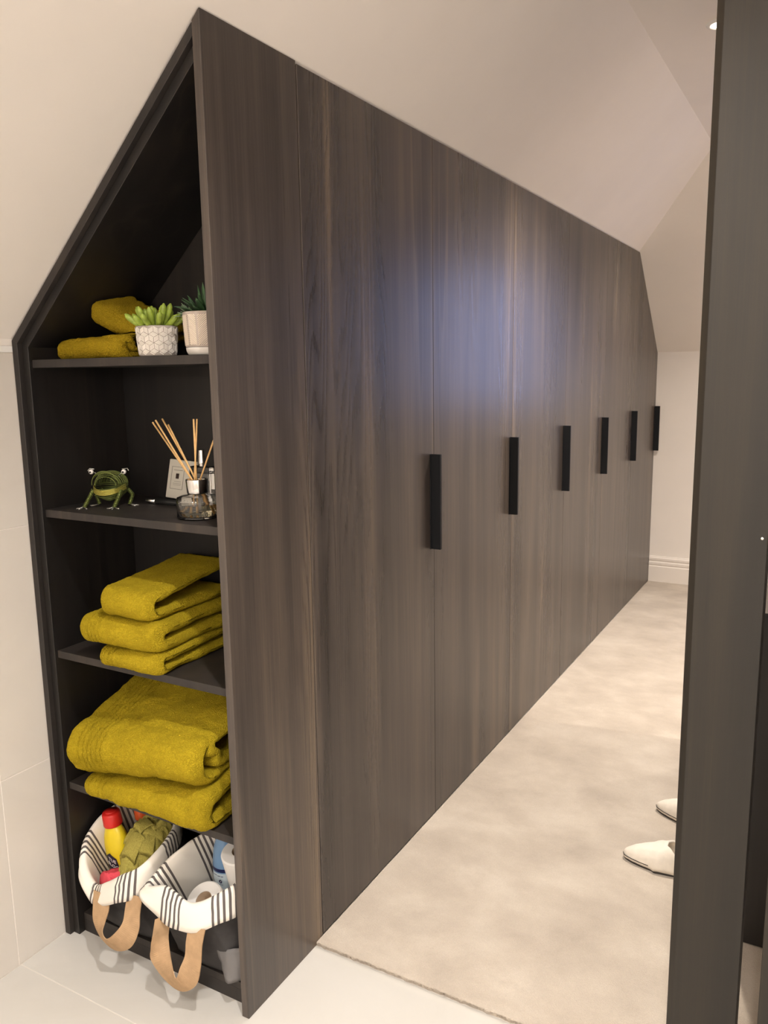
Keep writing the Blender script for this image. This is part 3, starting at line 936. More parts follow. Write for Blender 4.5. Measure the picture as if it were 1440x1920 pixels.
for sx in (-1, 1):
    eb = bm_lathe([(0, -.0058)] + [(.0058 * cos(a), .0058 * sin(a)) for a in [-pi / 2 + pi * k / 10 for k in range(1, 10)]] + [(0, .0058)], 16, fw((sx * .040, -.014, .034)))
    eye = from_bm('eye', eb, 'bead', t, smooth=True)
    sb = bm_tube([fw((sx * .024, -.006, .024)), fw((sx * .034, -.010, .032))], .0012, 6)
    bm_tube([fw((sx * .034, -.010, .040)), fw((sx * .046, -.006, .041)), fw((sx * .050, -.010, .036))], .0012, 6, False, sb)
    from_bm('eye_wire', sb, 'wire_silver', eye, smooth=True)
    pu = bm_lathe([(0, .0026), (.0024, .002), (.0026, 0), (0, 0)], 12, fw((sx * .040, -.0185, .0335)), Matrix.Rotation(pi / 2, 4, 'X'))
    from_bm('pupil', pu, 'black_plastic', eye, smooth=True)

# ------------------------------------------------------------------ REED DIFFUSER, CARD, PERFUME, PEN
DC = Vector((-.150, .092, z2))
t = thing('reed_diffuser', 'clear glass reed diffuser bottle with chrome collar and tan reeds', 'diffuser', DC)
rr = .0465
outer = [(0, .0005), (rr - .004, .0005), (rr, .004), (rr, .041), (rr - .002, .046), (rr - .012, .0495), (.022, .0515), (.0185, .055), (.0185, .060)]
innerp = [(.0155, .060), (.0155, .054), (.021, .049), (rr - .013, .047), (rr - .005, .043), (rr - .003, .038), (rr - .003, .008), (rr - .006, .006), (0, .006)]
from_bm('bottle', place_bm(bm_lathe(outer + innerp, 56), DC), 'clear_glass', t, smooth=True)
from_bm('liquid', place_bm(bm_lathe([(0, .0064), (rr - .0066, .0064), (rr - .0034, .0088), (rr - .0034, .031), (0, .031)], 48), DC), 'fragrance', t, smooth=False)
from_bm('collar', place_bm(bm_lathe([(.0192, .0535), (.0215, .0535), (.0225, .056), (.0242, .083), (.0238, .0845), (.0205, .0845), (.0195, .080)], 48), DC), 'chrome', t, smooth=True)
def reed(tip, foot):
    a, b = Vector(foot), Vector(tip)
    from_bm('reed', bm_tube([a, a.lerp(b, .5), b], .0019, 8), 'reed', t, smooth=True)
zr = z2 + .009
for tip, foot in (((-.263, .085, z2 + .205), (-.123, .112, zr)), ((-.249, .080, z2 + .210), (-.120, .104, zr)), ((-.237, .088, z2 + .213), (-.128, .118, zr)),
                  ((-.226, .094, z2 + .200), (-.114, .096, zr)), ((-.139, .080, z2 + .214), (-.160, .100, zr)), ((-.133, .084, z2 + .214), (-.168, .094, zr)),
                  ((-.082, .080, z2 + .180), (-.185, .100, zr))):
    # all reeds pass through the neck
    reed(tip, foot)
# card leaning on the back panel
CT = Matrix.Translation((-.366, .258, z2 + .002)) @ Matrix.Rotation(-.20, 4, 'X') @ Matrix.Rotation(.05, 4, 'Y')
t = thing('gift_card_sleeve', 'cream upright card with a framed printed label leaning behind the diffuser', 'card', (-.352, .262, z2))
def card_part(name, x0, x1, z0, z1, y0, y1, mat, par, bev=0):
    b = bm_box(x0, x1, y0, y1, z0, z1, bev, 2)
    bmesh.ops.transform(b, matrix=CT, verts=b.verts)
    return from_bm(name, b, mat, par)
cd = card_part('card', -.042, .048, .001, .098, -.004, .004, 'paper', t, .0025)
for nm, q in (('printed_frame', (-.030, .011, .0795, .0803)), ('printed_frame', (-.030, .011, .0245, .0253)), ('printed_frame', (-.030, -.0292, .0245, .0803)), ('printed_frame', (.0102, .011, .0245, .0803)),
              ('printed_line', (-.023, .006, .0712, .0722)), ('printed_line', (-.019, .004, .0432, .0438)), ('printed_line', (-.022, .005, .0382, .0388)), ('printed_line', (-.021, .004, .0345, .0350))):
    card_part(nm, *q, -.0044, -.0039, 'ink', cd)
card_part('printed_square', -.0145, -.0045, .0505, .0635, -.0044, -.0039, 'brown_ink', cd)
# perfume bottle
PB = Vector((-.250, .222, z2))
t = thing('perfume_bottle', 'tall clear square perfume bottle with silver cap behind the diffuser', 'bottle', PB)
gb = bm_box(PB.x - .031, PB.x + .031, PB.y - .014, PB.y + .014, z2 + .0005, z2 + .094, .004, 3)
bm_box(PB.x - .027, PB.x + .027, PB.y - .010, PB.y + .010, z2 + .008, z2 + .080, .003, 2, gb)
from_bm('bottle', gb, 'clear_glass', t, smooth=False)
from_bm('neck', place_bm(bm_lathe([(0, .0945), (.0085, .0945), (.0085, .100), (0, .100)], 24), PB), 'silver_cap', t, smooth=False)
from_bm('cap', place_bm(bm_lathe([(0, .1005), (.0105, .1005), (.0105, .103), (.0085, .132), (.0070, .134), (0, .134)], 32), PB), 'silver_cap', t, smooth=False)
t = thing('perfume_box', 'dark grey small box standing behind the reed diffuser at the right', 'box', (-.165, .235, z2))
from_bm('box_body', bm_box(-.200, -.112, .215, .255, z2 + .0005, z2 + .098, .002, 1), 'grey_card', t).data.materials[0] = plain('box_grey', (.035, .038, .042), .5)
from_bm('box_lid', bm_box(-.2005, -.1115, .2145, .2555, z2 + .0985, z2 + .106, .0015, 1), 'box_grey', t)
# pen
t = thing('lipstick_tube', 'black cosmetic pen with grey metal end lying on the second shelf', 'cosmetic', (-.37, .185, z2))
RX = Matrix.Rotation(pi / 2, 4, 'Y')
from_bm('barrel', bm_lathe([(0, 0), (.0062, 0), (.0068, .002), (.0068, .075), (.0060, .077), (0, .077)], 20, (-.372, .188, z2 + .0072), RX), 'black_plastic', t, smooth=True)
from_bm('metal_end', bm_lathe([(0, 0), (.0050, 0), (.0056, .0015), (.0056, .0305), (0, .0305)], 20, (-.4030, .188, z2 + .0072), RX), 'silver_cap', t, smooth=True)

# ------------------------------------------------------------------ STRIPED TOTE BAGS
def tote(label, rim, cuff_low, base, seed, uoff):
    """rim: closed loop of points; cuff_low: vertical drop of the turned-down cuff at each rim point"""
    t = thing('tote_bag', label, 'bag', ((base[0] + base[1]) / 2, (base[2] + base[3]) / 2, ZB), 'striped tote bags on the bottom board')
    ns = 14
    Rm = catmull(rim, ns, True); n = len(Rm)
    dr = catmull([(d, dx, dy) for d, dx, dy in cuff_low], ns, True)
    cen = sum(Rm, Vector()) / n
    u = [0.0]
    for k in range(n): u.append(u[-1] + (Rm[(k + 1) % n] - Rm[k]).length)
    out = []
    for k in range(n):
        tg = Rm[(k + 1) % n] - Rm[k - 1]
        o = tg.cross(Vector((0, 0, 1))); o.z = 0
        if o.dot(Rm[k] - cen) < 0: o = -o
        out.append(o.normalized())
    for _ in range(16):
        out = [(out[k - 1] + out[k] * 2 + out[(k + 1) % n]).normalized() for k in range(n)]
    bc = Vector(((base[0] + base[1]) / 2, (base[2] + base[3]) / 2, ZB))
    def basept(k, z, shrink=1.0):
        d = Rm[k] - cen; a = math.atan2(d.y / max(1e-6, (base[3] - base[2])), d.x / max(1e-6, base[1] - base[0]))
        cx, cy = cos(a), sin(a); m = max(abs(cx), abs(cy)) ** .75
        return Vector((bc.x + cx / m * (base[1] - base[0]) / 2 * shrink, bc.y + cy / m * (base[3] - base[2]) / 2 * shrink, z))
    def loft(rows, mat, name, uv=False, close=False):
        bm = bmesh.new()
        V = [[bm.verts.new(p) for p in r + [r[0]]] for r in rows]
        lay = bm.loops.layers.uv.new('UVMap') if uv else None
        for a in range(len(V) - 1):
            for k in range(n):
                f = bm.faces.new((V[a][k], V[a][k + 1], V[a + 1][k + 1], V[a + 1][k]))
                if uv:
                    for lp_, (kk, aa) in zip(f.loops, ((k, a), (k + 1, a), (k + 1, a + 1), (k, a + 1))):
                        lp_[lay].uv = (u[kk] + uoff, aa / 10)
        if close: bm.faces.new(V[-1][:-1])
        bmesh.ops.remove_doubles(bm, verts=bm.verts, dist=1e-6)
        return from_bm(name, bm, mat, t, smooth=True)
    def wav(k, a, s): return s * nz((Rm[k].x, Rm[k].y, a), 22, seed)
    rows = []
    for f, off in ((1.0, .006), (.98, .0115), (.75, .0125), (.5, .012), (.25, .011), (.08, .0095), (0, .005)):
        rows.append([Rm[k] + out[k] * (off + wav(k, 1 + f, .004)) + Vector((dr[k].y * f, dr[k].z * f, -dr[k].x * f + (.003 if f == 0 else 0))) for k in range(n)])
    rows.append([Rm[k] + Vector((0, 0, .004)) for k in range(n)])
    rows.append([Rm[k] - out[k] * .004 for k in range(n)])
    for f in (.12, .3, .5, .75, 1.0):
        rows.append([(Rm[k] - out[k] * (.006 + .012 * f)).lerp(basept(k, ZB + .006, .92), f) + out[k] * wav(k, 9 + f, .006) * sin(pi * f) for k in range(n)])
    loft(rows, 'striped_cotton', 'lining', True, True)
    rows = []
    for f in (.10, .3, .5, .7, .9, 1.0):
        g = f ** .85
        rows.append([(Rm[k] + out[k] * .003 + Vector((0, 0, -.012))).lerp(basept(k, ZB + .0008, 1.0), g) + out[k] * (.006 * sin(pi * f) + wav(k, 20 + f * 3, .016) * sin(pi * f)) for k in range(n)])
    loft(rows, 'bag_grey', 'body', False, True)
    return t
left_rim = [(-.470, .002, .178), (-.410, -.010, .208), (-.355, -.012, .246), (-.318, .002, .266), (-.305, .040, .284), (-.314, .095, .294), (-.345, .155, .300),
            (-.420, .205, .318), (-.495, .160, .322), (-.530, .105, .303), (-.536, .050, .268), (-.512, .010, .225)]
left_drop = [(.035, .0, -.010), (.050, 0, -.012), (.058, 0, -.012), (.062, 0, -.010), (.055, .004, -.004), (.05, .004, 0), (.05, .003, .003), (.05, 0, .004), (.05, -.002, .002), (.045, -.003, 0), (.04, -.003, -.004), (.035, -.002, -.008)]
lb_ = tote('striped tote bag holding the red capped bottle and green cloth, left one', left_rim, left_drop, (-.535, -.300, .034, .262), 3, .012)
right_rim = [(-.264, -.016, .250), (-.205, -.018, .268), (-.146, -.022, .254), (-.112, -.018, .259), (-.070, .000, .283), (-.043, .034, .300), (-.036, .105, .312),
             (-.090, .200, .322), (-.180, .205, .325), (-.232, .140, .305), (-.250, .075, .294), (-.262, .022, .270)]
right_drop = [(.020, -.012, -.006), (.068, 0, -.014), (.058, .004, -.012), (.056, .008, -.010), (.058, .006, -.008), (.066, .003, -.006), (.06, .001, 0), (.05, 0, .002), (.05, 0, .002), (.05, 0, 0), (.04, 0, 0), (.025, -.004, -.003)]
rb_ = tote('striped tote bag holding the blue bottle and toilet rolls, beside the end panel', right_rim, right_drop, (-.256, -.050, .034, .262), 8, .075)
def strap(parent, centre, width):
    P = catmull([c for c in centre], 8); Wv = catmull([w for w in width], 8)
    return from_bm('handle', bm_ribbon([(p - w, p + w) for p, w in zip(P, Wv)], .0022), 'strap_tan', parent, smooth=False)
hw = .024
strap(lb_, [(-.424, -.020, .182), (-.416, -.032, .155), (-.410, -.046, .126), (-.388, -.058, .106), (-.350, -.064, .100), (-.316, -.058, .122), (-.303, -.045, .152), (-.308, -.032, .182), (-.312, -.018, .212)],
      [(.027, 0, 0), (.027, 0, .002), (.024, -.004, .008), (.014, -.010, .020), (.001, -.013, .024), (-.014, -.008, .020), (-.022, -.003, .006), (-.024, 0, -.002), (-.024, 0, -.002)])
strap(rb_, [(-.208, -.036, .205), (-.204, -.046, .180), (-.205, -.052, .152), (-.196, -.060, .120), (-.168, -.066, .092), (-.140, -.066, .080), (-.114, -.062, .108), (-.104, -.055, .144), (-.106, -.046, .180), (-.106, -.034, .212)],
      [(.007, .016, .0), (.006, .020, .002), (.010, .018, .006), (.024, .006, .010), (.020, -.006, .022), (.004, -.010, .025), (-.018, -.004, .018), (-hw, .002, .004), (-hw, .001, -.003), (-hw, 0, -.003)])
# loose grey corner of the right bag
fc = bmesh.new(); g = []
for j in range(9):
    row = []
    for i in range(9):
        s, q = i / 8, j / 8
        x = -.095 + .062 * s + .018 * q * (1 - s); z = .128 - .060 * q + .020 * s * (1 - q)
        y = .012 - .018 * sin(pi * s) * q + .012 * s + .004 * nz((s * 3, q * 3, 0), 1)
        row.append((x, y, z))
    g.append(row)
F = [[fc.verts.new(p_) for p_ in r] for r in g]; B = [[fc.verts.new((p_[0], p_[1] + .003, p_[2])) for p_ in r] for r in g]
for j in range(8):
    for i in range(8):
        fc.faces.new((F[j][i], F[j][i + 1], F[j + 1][i + 1], F[j + 1][i])); fc.faces.new((B[j][i], B[j + 1][i], B[j + 1][i + 1], B[j][i + 1]))
for i in range(8):
    fc.faces.new((F[0][i], B[0][i], B[0][i + 1], F[0][i + 1])); fc.faces.new((F[8][i], F[8][i + 1], B[8][i + 1], B[8][i]))
    fc.faces.new((F[i][0], F[i + 1][0], B[i + 1][0], B[i][0])); fc.faces.new((F[i][8], B[i][8], B[i + 1][8], F[i + 1][8]))
plain('bag_grey_light', (.17, .16, .155), .9, spec=.15, bstr=.3, bscale=1200)
from_bm('folded_corner', fc, 'bag_grey_light', rb_, smooth=True)

# ------------------------------------------------------------------ CONTENTS OF THE LEFT BAG
def tilt(loc, rx, ry): return Matrix.Translation(Vector(loc)) @ Matrix.Rotation(ry, 4, 'Y') @ Matrix.Rotation(rx, 4, 'X')
YB = tilt((-.475, .108, ZB + .012), .10, -.06)
t = thing('cleaner_bottle', 'yellow plastic cleaner bottle with red cap and dark label in left tote bag', 'bottle', (-.475, .108, ZB + .012))
from_bm('bottle_body', bm_lathe([(0, 0), (.036, 0), (.040, .004), (.040, .150), (.0392, .170), (.036, .192), (.029, .213), (.022, .226), (.019, .229), (0, .229)], 36, mat=YB, sx=1.0, sy=.66), 'yellow_plastic', t, smooth=True)
capo = from_bm('cap', bm_lathe([(0, .2295), (.0235, .2295), (.0240, .232), (.0226, .260), (.0205, .264), (0, .2645)], 32, mat=YB), 'red_plastic', t, smooth=True)
from_bm('cap_top', bm_lathe([(0, .2647), (.0145, .2647), (.0145, .2665), (0, .2670)], 28, mat=YB), 'red_plastic', capo, smooth=True)
lbm = bmesh.new()
hexp = [(-.021, .148), (-.003, .160), (.016, .146), (.020, .118), (.000, .100), (-.021, .112)]
def onbody(x, z, o=.0): return YB @ Vector((x, -.66 * sqrt(max(0, .040 ** 2 - x * x)) - o, z))
def hex_fan(o, sc):
    c = lbm.verts.new(onbody(0, .130, o))
    r = []
    for k in range(6):
        a, b = hexp[k], hexp[(k + 1) % 6]
        for s in range(4):
            r.append(lbm.verts.new(onbody((a[0] + (b[0] - a[0]) * s / 4) * sc, .130 + (a[1] + (b[1] - a[1]) * s / 4 - .130) * sc, o)))
    for k in range(24): lbm.faces.new((c, r[k], r[(k + 1) % 24]))
hex_fan(.0010, 1.0)
lab = from_bm('label_sticker', lbm, 'navy_print', t)
def text_obj(body, size, mat, par, xf, name='lettering'):
    cu = bpy.data.curves.new('txt', 'FONT'); cu.body = body; cu.size = size; cu.align_x = 'CENTER'; cu.extrude = .0002; cu.resolution_u = 2
    to = bpy.data.objects.new('txt', cu); C.objects.link(to)
    bpy.context.view_layer.update()
    me = bpy.data.meshes.new_from_object(to.evaluated_get(bpy.context.evaluated_depsgraph_get()))
    bpy.data.objects.remove(to); bpy.data.curves.remove(cu)
    bm = bmesh.new(); bm.from_mesh(me); bpy.data.meshes.remove(me)
    for v in bm.verts: v.co = xf(v.co.x, v.co.y, v.co.z)
    return from_bm(name, bm, mat, par)
text_obj('TUE', .013, 'white_print', lab, lambda x, y, z: onbody(x + .001 + y * .1, .136 + y - x * .35, .0014 + z))
text_obj('BLOC', .013, 'white_print', lab, lambda x, y, z: onbody(x + .000 + y * .1, .121 + y - x * .35, .0014 + z))
OB = tilt((-.447, .166, ZB + .016), .04, -.07)
t = thing('spray_bottle', 'dark red bottle with orange cap at the back of left tote bag', 'bottle', (-.447, .166, ZB + .016))
from_bm('bottle_body', bm_lathe([(0, 0), (.022, 0), (.024, .004), (.024, .150), (.021, .180), (.015, .205), (.0135, .212), (0, .212)], 28, mat=OB), 'dark_red_plastic', t, smooth=True)
from_bm('cap', bm_lathe([(0, .2125), (.019, .2125), (.0195, .215), (.0185, .243), (.016, .247), (0, .247)], 24, mat=OB), 'orange_plastic', t, smooth=True)

def crumple(name, label, cat, mat, c, rx, ry, h, seed, ridges=3.0, res=64, group=None, floor_z=.06, amp=.022, avoid=(), bag=None):
    """heaped cloth: a dome with sharp folds and a tucked rim"""
    bm = bmesh.new(); g = []
    tree = None
    if bag:                                  # stay inside the bag's lining
        from mathutils.bvhtree import BVHTree
        ln = [o for o in bag.children if o.name.startswith('lining')][0]
        tree = BVHTree.FromPolygons([v.co + bag.location for v in ln.data.vertices], [tuple(p.vertices) for p in ln.data.polygons])
        bx = Vector((sum(v.co.x for v in ln.data.vertices), sum(v.co.y for v in ln.data.vertices), 0)) / len(ln.data.vertices) + bag.location
    for j in range(res + 1):
        row = []
        for i in range(res + 1):
            a, b = i / res * 2 - 1, j / res * 2 - 1
            # square to disc
            x = a * sqrt(1 - b * b / 2); y = b * sqrt(1 - a * a / 2); r = sqrt(x * x + y * y)
            z = h * (1 - r ** 2.6) - .03 * max(0, r - .85) * 4
            q = Vector((x * ridges, y * ridges, seed * 4.1))
            w = noise.noise_vector(q * .8)
            f1 = 1 - abs(noise.noise(q + w * .9)) * 2
            f2 = 1 - abs(noise.noise(q * 2.1 + w * 1.2 + Vector((3, 1, 0)))) * 2
            step_ = math.floor(noise.noise(q * .7 + w) * 3) / 3
            z += amp * (f1 - .4) + amp * .45 * (f2 - .4) + amp * .7 * step_
            dx = .012 * noise.noise(q * 1.3 + Vector((9, 0, 0))); dy = .012 * noise.noise(q * 1.3 + Vector((0, 9, 0)))
            P = Vector((c[0] + x * rx + dx, c[1] + y * ry + dy, max(floor_z, c[2] + z)))
            for ax, ay, ar in avoid:
                d = Vector((P.x - ax, (P.y - ay) * 1.35, 0))
                if d.length < ar and d.length > 1e-5:
                    d = d.normalized() * ar; P.x = ax + d.x; P.y = ay + d.y / 1.35
            if tree:
                for dz in (0, -.004):
                    o_ = Vector((bx.x, bx.y, P.z + dz)); d = Vector((P.x - bx.x, P.y - bx.y, 0)); l = d.length
                    if l > 1e-4:
                        ht = tree.ray_cast(o_, d / l)
                        if ht[0] is not None and ht[3] - .005 < l: P.x, P.y = (o_ + d / l * max(.01, ht[3] - .005)).xy
            row.append(bm.verts.new(P))
        g.append(row)
    for j in range(res):
        for i in range(res): bm.faces.new((g[j][i], g[j][i + 1], g[j + 1][i + 1], g[j + 1][i]))
    low = [[bm.verts.new((v.co.x, v.co.y, v.co.z - .003)) for v in r] for r in g]
    for j in range(res):
        for i in range(res): bm.faces.new((low[j][i], low[j + 1][i], low[j + 1][i + 1], low[j][i + 1]))
    edge = [g[0][i] for i in range(res)] + [g[j][res] for j in range(res)] + [g[res][i] for i in range(res, 0, -1)] + [g[j][0] for j in range(res, 0, -1)]
    lowe = [low[0][i] for i in range(res)] + [low[j][res] for j in range(res)] + [low[res][i] for i in range(res, 0, -1)] + [low[j][0] for j in range(res, 0, -1)]
    m = len(edge)
    for k in range(m): bm.faces.new((edge[k], lowe[k], lowe[(k + 1) % m], edge[(k + 1) % m]))
    return tag(from_bm(name, bm, mat, base=c, smooth=True), label, cat, group)
cc = crumple('cleaning_cloth', 'crumpled olive green cleaning cloth heaped in left tote bag', 'cloth', 'cloth_olive', (-.388, .108, .215), .072, .088, .080, 7.0, 2.1, amp=.030, avoid=[(-.474, .102, .050), (-.452, .164, .030)], bag=lb_)
def flaps(o, c, rx, ry, h, spec):
    # folded layers of the same cloth lying over the heap
    bm = bmesh.new(); bm.from_mesh(o.data)
    for k, (u, v, w, d, ang, lift, roll_) in enumerate(spec):
        g = []
        for j in range(13):
            row = []
            for i in range(13):
                a, b = (i / 12 - .5) * w, (j / 12 - .5) * d
                b2 = b
                z = 0.0
                e = (b / d + .5)                       # 0 back .. 1 folded front edge
                if e > .80:                            # the front edge turns under
                    t = (e - .80) / .20 * pi
                    b2 = d * .30 + .0045 * sin(t); z = -.0045 * (1 - cos(t))
                px = u + a * cos(ang) - b2 * sin(ang); py = v + a * sin(ang) + b2 * cos(ang)
                r = min(1, sqrt(px * px / rx / rx + py * py / ry / ry))
                zz = c[2] + h * (1 - r ** 2.6) + lift + z + .004 * nz((px, py, k), 45, k) + roll_ * (a / w) ** 2 * 4 * .5
                row.append(Vector((c[0] + px, c[1] + py, zz)) - o.location)
            g.append(row)
        T_ = [[bm.verts.new(p) for p in r] for r in g]; B_ = [[bm.verts.new(p - Vector((0, 0, .003))) for p in r] for r in g]
        for j in range(12):
            for i in range(12):
                bm.faces.new((T_[j][i], T_[j][i + 1], T_[j + 1][i + 1], T_[j + 1][i])); bm.faces.new((B_[j][i], B_[j + 1][i], B_[j + 1][i + 1], B_[j][i + 1]))
        for i in range(12):
            bm.faces.new((T_[0][i], B_[0][i], B_[0][i + 1], T_[0][i + 1])); bm.faces.new((T_[12][i], T_[12][i + 1], B_[12][i + 1], B_[12][i]))
            bm.faces.new((T_[i][0], T_[i + 1][0], B_[i + 1][0], B_[i][0])); bm.faces.new((T_[i][12], B_[i][12], B_[i + 1][12], T_[i + 1][12]))
    bmesh.ops.recalc_face_normals(bm, faces=bm.faces)
    bm.to_mesh(o.data); bm.free()
    for p in o.data.polygons: p.use_smooth = True
flaps(cc, (-.388, .108, .215), .078, .095, .080, [(-.004, .016, .074, .064, 3.0, .016, .006), (-.020, -.026, .040, .060, 3.2, .012, .002), (.018, -.005, .046, .056, 2.2, .018, -.006),
      (.000, -.018, .040, .040, 2.8, .024, .004), (.028, -.038, .042, .048, 3.7, .014, .004), (.004, -.058, .045, .045, 3.1, .016, -.004)])
crumple('cleaning_cloth', 'folded pink red cloth at the front of left tote bag', 'cloth', 'pink_cloth', (-.446, .048, .152), .060, .036, .046, 5.0, 1.3, 36, amp=.008, avoid=[(-.474, .106, .050)], bag=lb_)

# ------------------------------------------------------------------ CONTENTS OF THE RIGHT BAG
BB = tilt((-.186, .172, ZB + .018), .05, -.005)
t = thing('lotion_bottle', 'light blue waisted bottle with navy band and pale label in right tote bag', 'bottle', (-.186, .172, ZB + .018))
bp = [(0, 0), (.029, 0), (.0325, .004), (.0340, .10), (.0345, .145), (.0340, .165), (.0315, .190), (.0270, .212), (.0205, .230), (.0180, .245), (.0190, .256), (0, .256)]
bpd = catmull([(a, b, 0) for a, b in bp[2:-1]], 5)
def RB(z):
    for p_, q_ in zip(bpd, bpd[1:]):
        if p_.y <= z <= q_.y: return p_.x + (q_.x - p_.x) * (z - p_.y) / max(1e-9, q_.y - p_.y)
    return .03
from_bm('bottle_body', bm_lathe([(0, 0), (.032, 0)] + [(p_.x, p_.y) for p_ in bpd] + [(0, .256)], 40, mat=BB), 'blue_plastic', t, smooth=True)
from_bm('cap', bm_lathe([(0, .2565), (.0190, .2565), (.0215, .262), (.0265, .272), (.0275, .278), (.0255, .2815), (0, .2825)], 36, mat=BB), 'blue_trigger', t, smooth=True)
from_bm('band', bm_lathe([(RB(.156) + .0006, .156), (RB(.160) + .0008, .160), (RB(.165) + .0006, .165)], 40, mat=BB), 'navy_band', t, smooth=True)
def on_blue(a, z, o): return BB @ Vector(((RB(z) + o) * cos(a), (RB(z) + o) * sin(a), z))
lbm = bmesh.new(); rows = []
for j in range(9):
    z = .095 + .058 * j / 8
    rows.append([lbm.verts.new(on_blue(-pi / 2 - .95 + 1.75 * i / 20, z, .0006)) for i in range(21)])
for a, b in zip(rows, rows[1:]):
    for i in range(20): lbm.faces.new((a[i], a[i + 1], b[i + 1], b[i]))
lab = from_bm('label_sticker', lbm, 'pale_label', t, smooth=True)
def on_lab(x, z, o): return on_blue(-pi / 2 + .16 + x / .0345, z, o)
dm = bmesh.new()
for kind, sc in ((0, 1),):
    c = [dm.verts.new(on_lab(.0042 * cos(2 * pi * k / 24), .132 + .0050 * sin(2 * pi * k / 24), .0010)) for k in range(24)]
    dm.faces.new(c)
lo_ = from_bm('logo', dm, 'navy_band', lab)
sm = bmesh.new()
c = [sm.verts.new(on_lab(x, z, .0014)) for x, z in ((-.0016, .1310), (-.0004, .1300), (.0012, .1318), (.0026, .1348), (.0014, .1352), (.0002, .1326), (-.0008, .1318))]
sm.faces.new(c)
from_bm('logo_swoosh', sm, 'white_print', lab)
ln_ = bmesh.new()
for x0_, x1_, z_, hh in ((-.021, -.009, .1472, .0009), (-.0075, .001, .1463, .0009), (.0022, .008, .1457, .0009), (-.004, .006, .1235, .0005)):
    rows = []
    for i in range(9):
        x = x0_ + (x1_ - x0_) * i / 8
        rows.append((ln_.verts.new(on_lab(x, z_ - hh, .0010)), ln_.verts.new(on_lab(x, z_ + hh, .0010))))
    for a, b in zip(rows, rows[1:]): ln_.faces.new((a[0], b[0], b[1], a[1]))
from_bm('printed_line', ln_, 'navy_band', lab)
def roll(loc, rx, ry, label, R=.049, Lh=.098):
    X = tilt(loc, rx, ry)
    t = thing('toilet_roll', label, 'toilet roll', loc, 'white toilet rolls in the right tote bag')
    pr = [(.0205, 0), (R - .003, 0), (R, .003), (R, Lh - .003), (R - .003, Lh), (.0205, Lh), (.0205, 0)]
    from_bm('paper', bm_lathe(pr, 48, mat=X), 'tissue', t, smooth=False)
    from_bm('core', bm_lathe([(.0190, .001), (.0203, .001), (.0203, Lh - .001), (.0190, Lh - .001), (.0190, .001)], 32, mat=X), 'core_card', t, smooth=True)
roll((-.164, .108, .122), .58, -.03, 'white toilet roll lying in front of the blue bottle in right tote bag', .046)
roll((-.112, .156, .208), .24, -.04, 'white toilet roll standing high beside the blue bottle in right tote bag', .047)

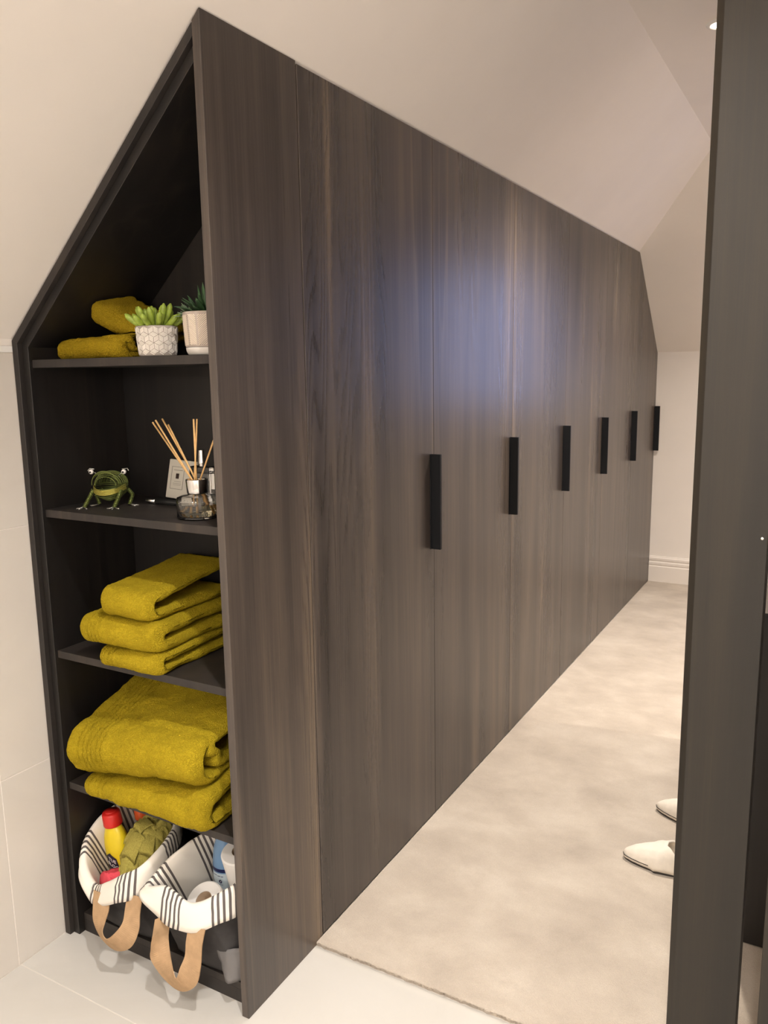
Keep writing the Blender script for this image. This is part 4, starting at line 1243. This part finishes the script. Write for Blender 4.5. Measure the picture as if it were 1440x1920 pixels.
# ------------------------------------------------------------------ SLIPPERS
def slipper(label, toe, ang, seed, mirror=1):
    """toe: floor point of the toe; ang: heading of heel from the toe"""
    t = thing('slipper', label, 'slipper', (toe[0], toe[1], .010), 'cream slippers on the carpet')
    X = Matrix.Translation((toe[0], toe[1], .010)) @ Matrix.Rotation(ang, 4, 'Z')
    Ls = .262
    def halfw(f):            # f 0 toe .. 1 heel
        w = .050 * (sin(pi * min(1, f / .62) / 2) ** .55 if f < .31 else 1)
        w *= 1 - .22 * max(0, (f - .30) / .4) if f < .7 else .78
        if f > .88: w *= sqrt(max(.0, 1 - ((f - .88) / .125) ** 2))
        return max(.002, w)
    def cen(f): return mirror * .006 * sin(pi * f)
    n = 40
    fs = [.5 - .5 * cos(pi * k / n) for k in range(n + 1)]
    # sole
    bm = bmesh.new()
    lo, hi = [], []
    out = [(f * Ls, cen(f) + halfw(f)) for f in fs] + [(f * Ls, cen(f) - halfw(f)) for f in reversed(fs)]
    A = [bm.verts.new(X @ Vector((x, y, .0))) for x, y in out]; B = [bm.verts.new(X @ Vector((x, y, .0065))) for x, y in out]
    bm.faces.new(A); bm.faces.new(B)
    for k in range(len(out)): bm.faces.new((A[k], A[(k + 1) % len(out)], B[(k + 1) % len(out)], B[k]))
    from_bm('sole', bm, 'slipper_sole', t)
    # footbed
    bm = bmesh.new()
    A = [bm.verts.new(X @ Vector((x * .985 + .002, y * .95, .007))) for x, y in out]; B = [bm.verts.new(X @ Vector((x * .985 + .002, y * .95, .016))) for x, y in out]
    bm.faces.new(A); bm.faces.new(B)
    for k in range(len(out)): bm.faces.new((A[k], A[(k + 1) % len(out)], B[(k + 1) % len(out)], B[k]))
    from_bm('footbed', bm, 'slipper_cream', t)
    # upper: toe box to instep, and the collar running round the heel
    bm = bmesh.new()
    rows = []
    m = 22
    for k in range(n + 1):
        f = fs[k]
        w = halfw(f) * 1.04; yc = cen(f)
        hgt = .012 + .038 * min(1, (f / .28)) ** .6 + .028 * min(1, max(0, f - .28) / .3)
        if f > .80: hgt *= 1 - .35 * ((f - .8) / .2) ** 2
        op = 0 if f < .47 else min(1.0, (f - .47) / .10)       # mouth of the slipper
        row = []
        for i in range(m + 1):
            a = pi * i / m
            aa = a
            if op > 0:                                          # pull the arch open to two side walls
                lim = pi / 2 - .95 * op * .95
                aa = a / (pi / 2) * lim if a <= pi / 2 else pi - (pi - a) / (pi / 2) * lim
            cx, cz = cos(aa), sin(aa)
            y = yc + w * (abs(cx) ** .75) * (1 if cx > 0 else -1); z = .0068 + hgt * cz ** .8
            x = f * Ls - .003
            P_ = Vector((x, y, z)); s_ = .0016 * nz(P_, 60, seed)
            row.append(bm.verts.new(X @ (P_ + Vector((0, 0, s_)))))
        rows.append((row, op))
    for (a, oa), (b, ob) in zip(rows, rows[1:]):
        for i in range(m):
            if (oa > .05 or ob > .05) and i in (m // 2 - 1, m // 2): continue
            bm.faces.new((a[i], a[i + 1], b[i + 1], b[i]))
    o = from_bm('upper', bm, 'slipper_cream', t, smooth=True)
    sd_ = o.modifiers.new('thickness', 'SOLIDIFY'); sd_.thickness = .006; sd_.offset = -1
    # toe seam
    pts = [X @ Vector((f * Ls - .006, cen(f) + sg * halfw(f) * 1.03, .0145)) for f, sg in [(f, -1) for f in (.30, .2, .12, .06, .025)] + [(.008, 0)] + [(f, 1) for f in (.025, .06, .12, .2, .30)]]
    from_bm('seam', bm_tube(pts, .0012, 6), 'slipper_sole', t, smooth=True)
slipper('cream slipper nearer to the photographer on the carpet, partly behind the wide post', (.592, .990), .02, 1)
slipper('cream slipper lying farther back on the carpet, only its toe showing', (.625, 1.300), -.10, 2, -1)

bpy.context.view_layer.update()
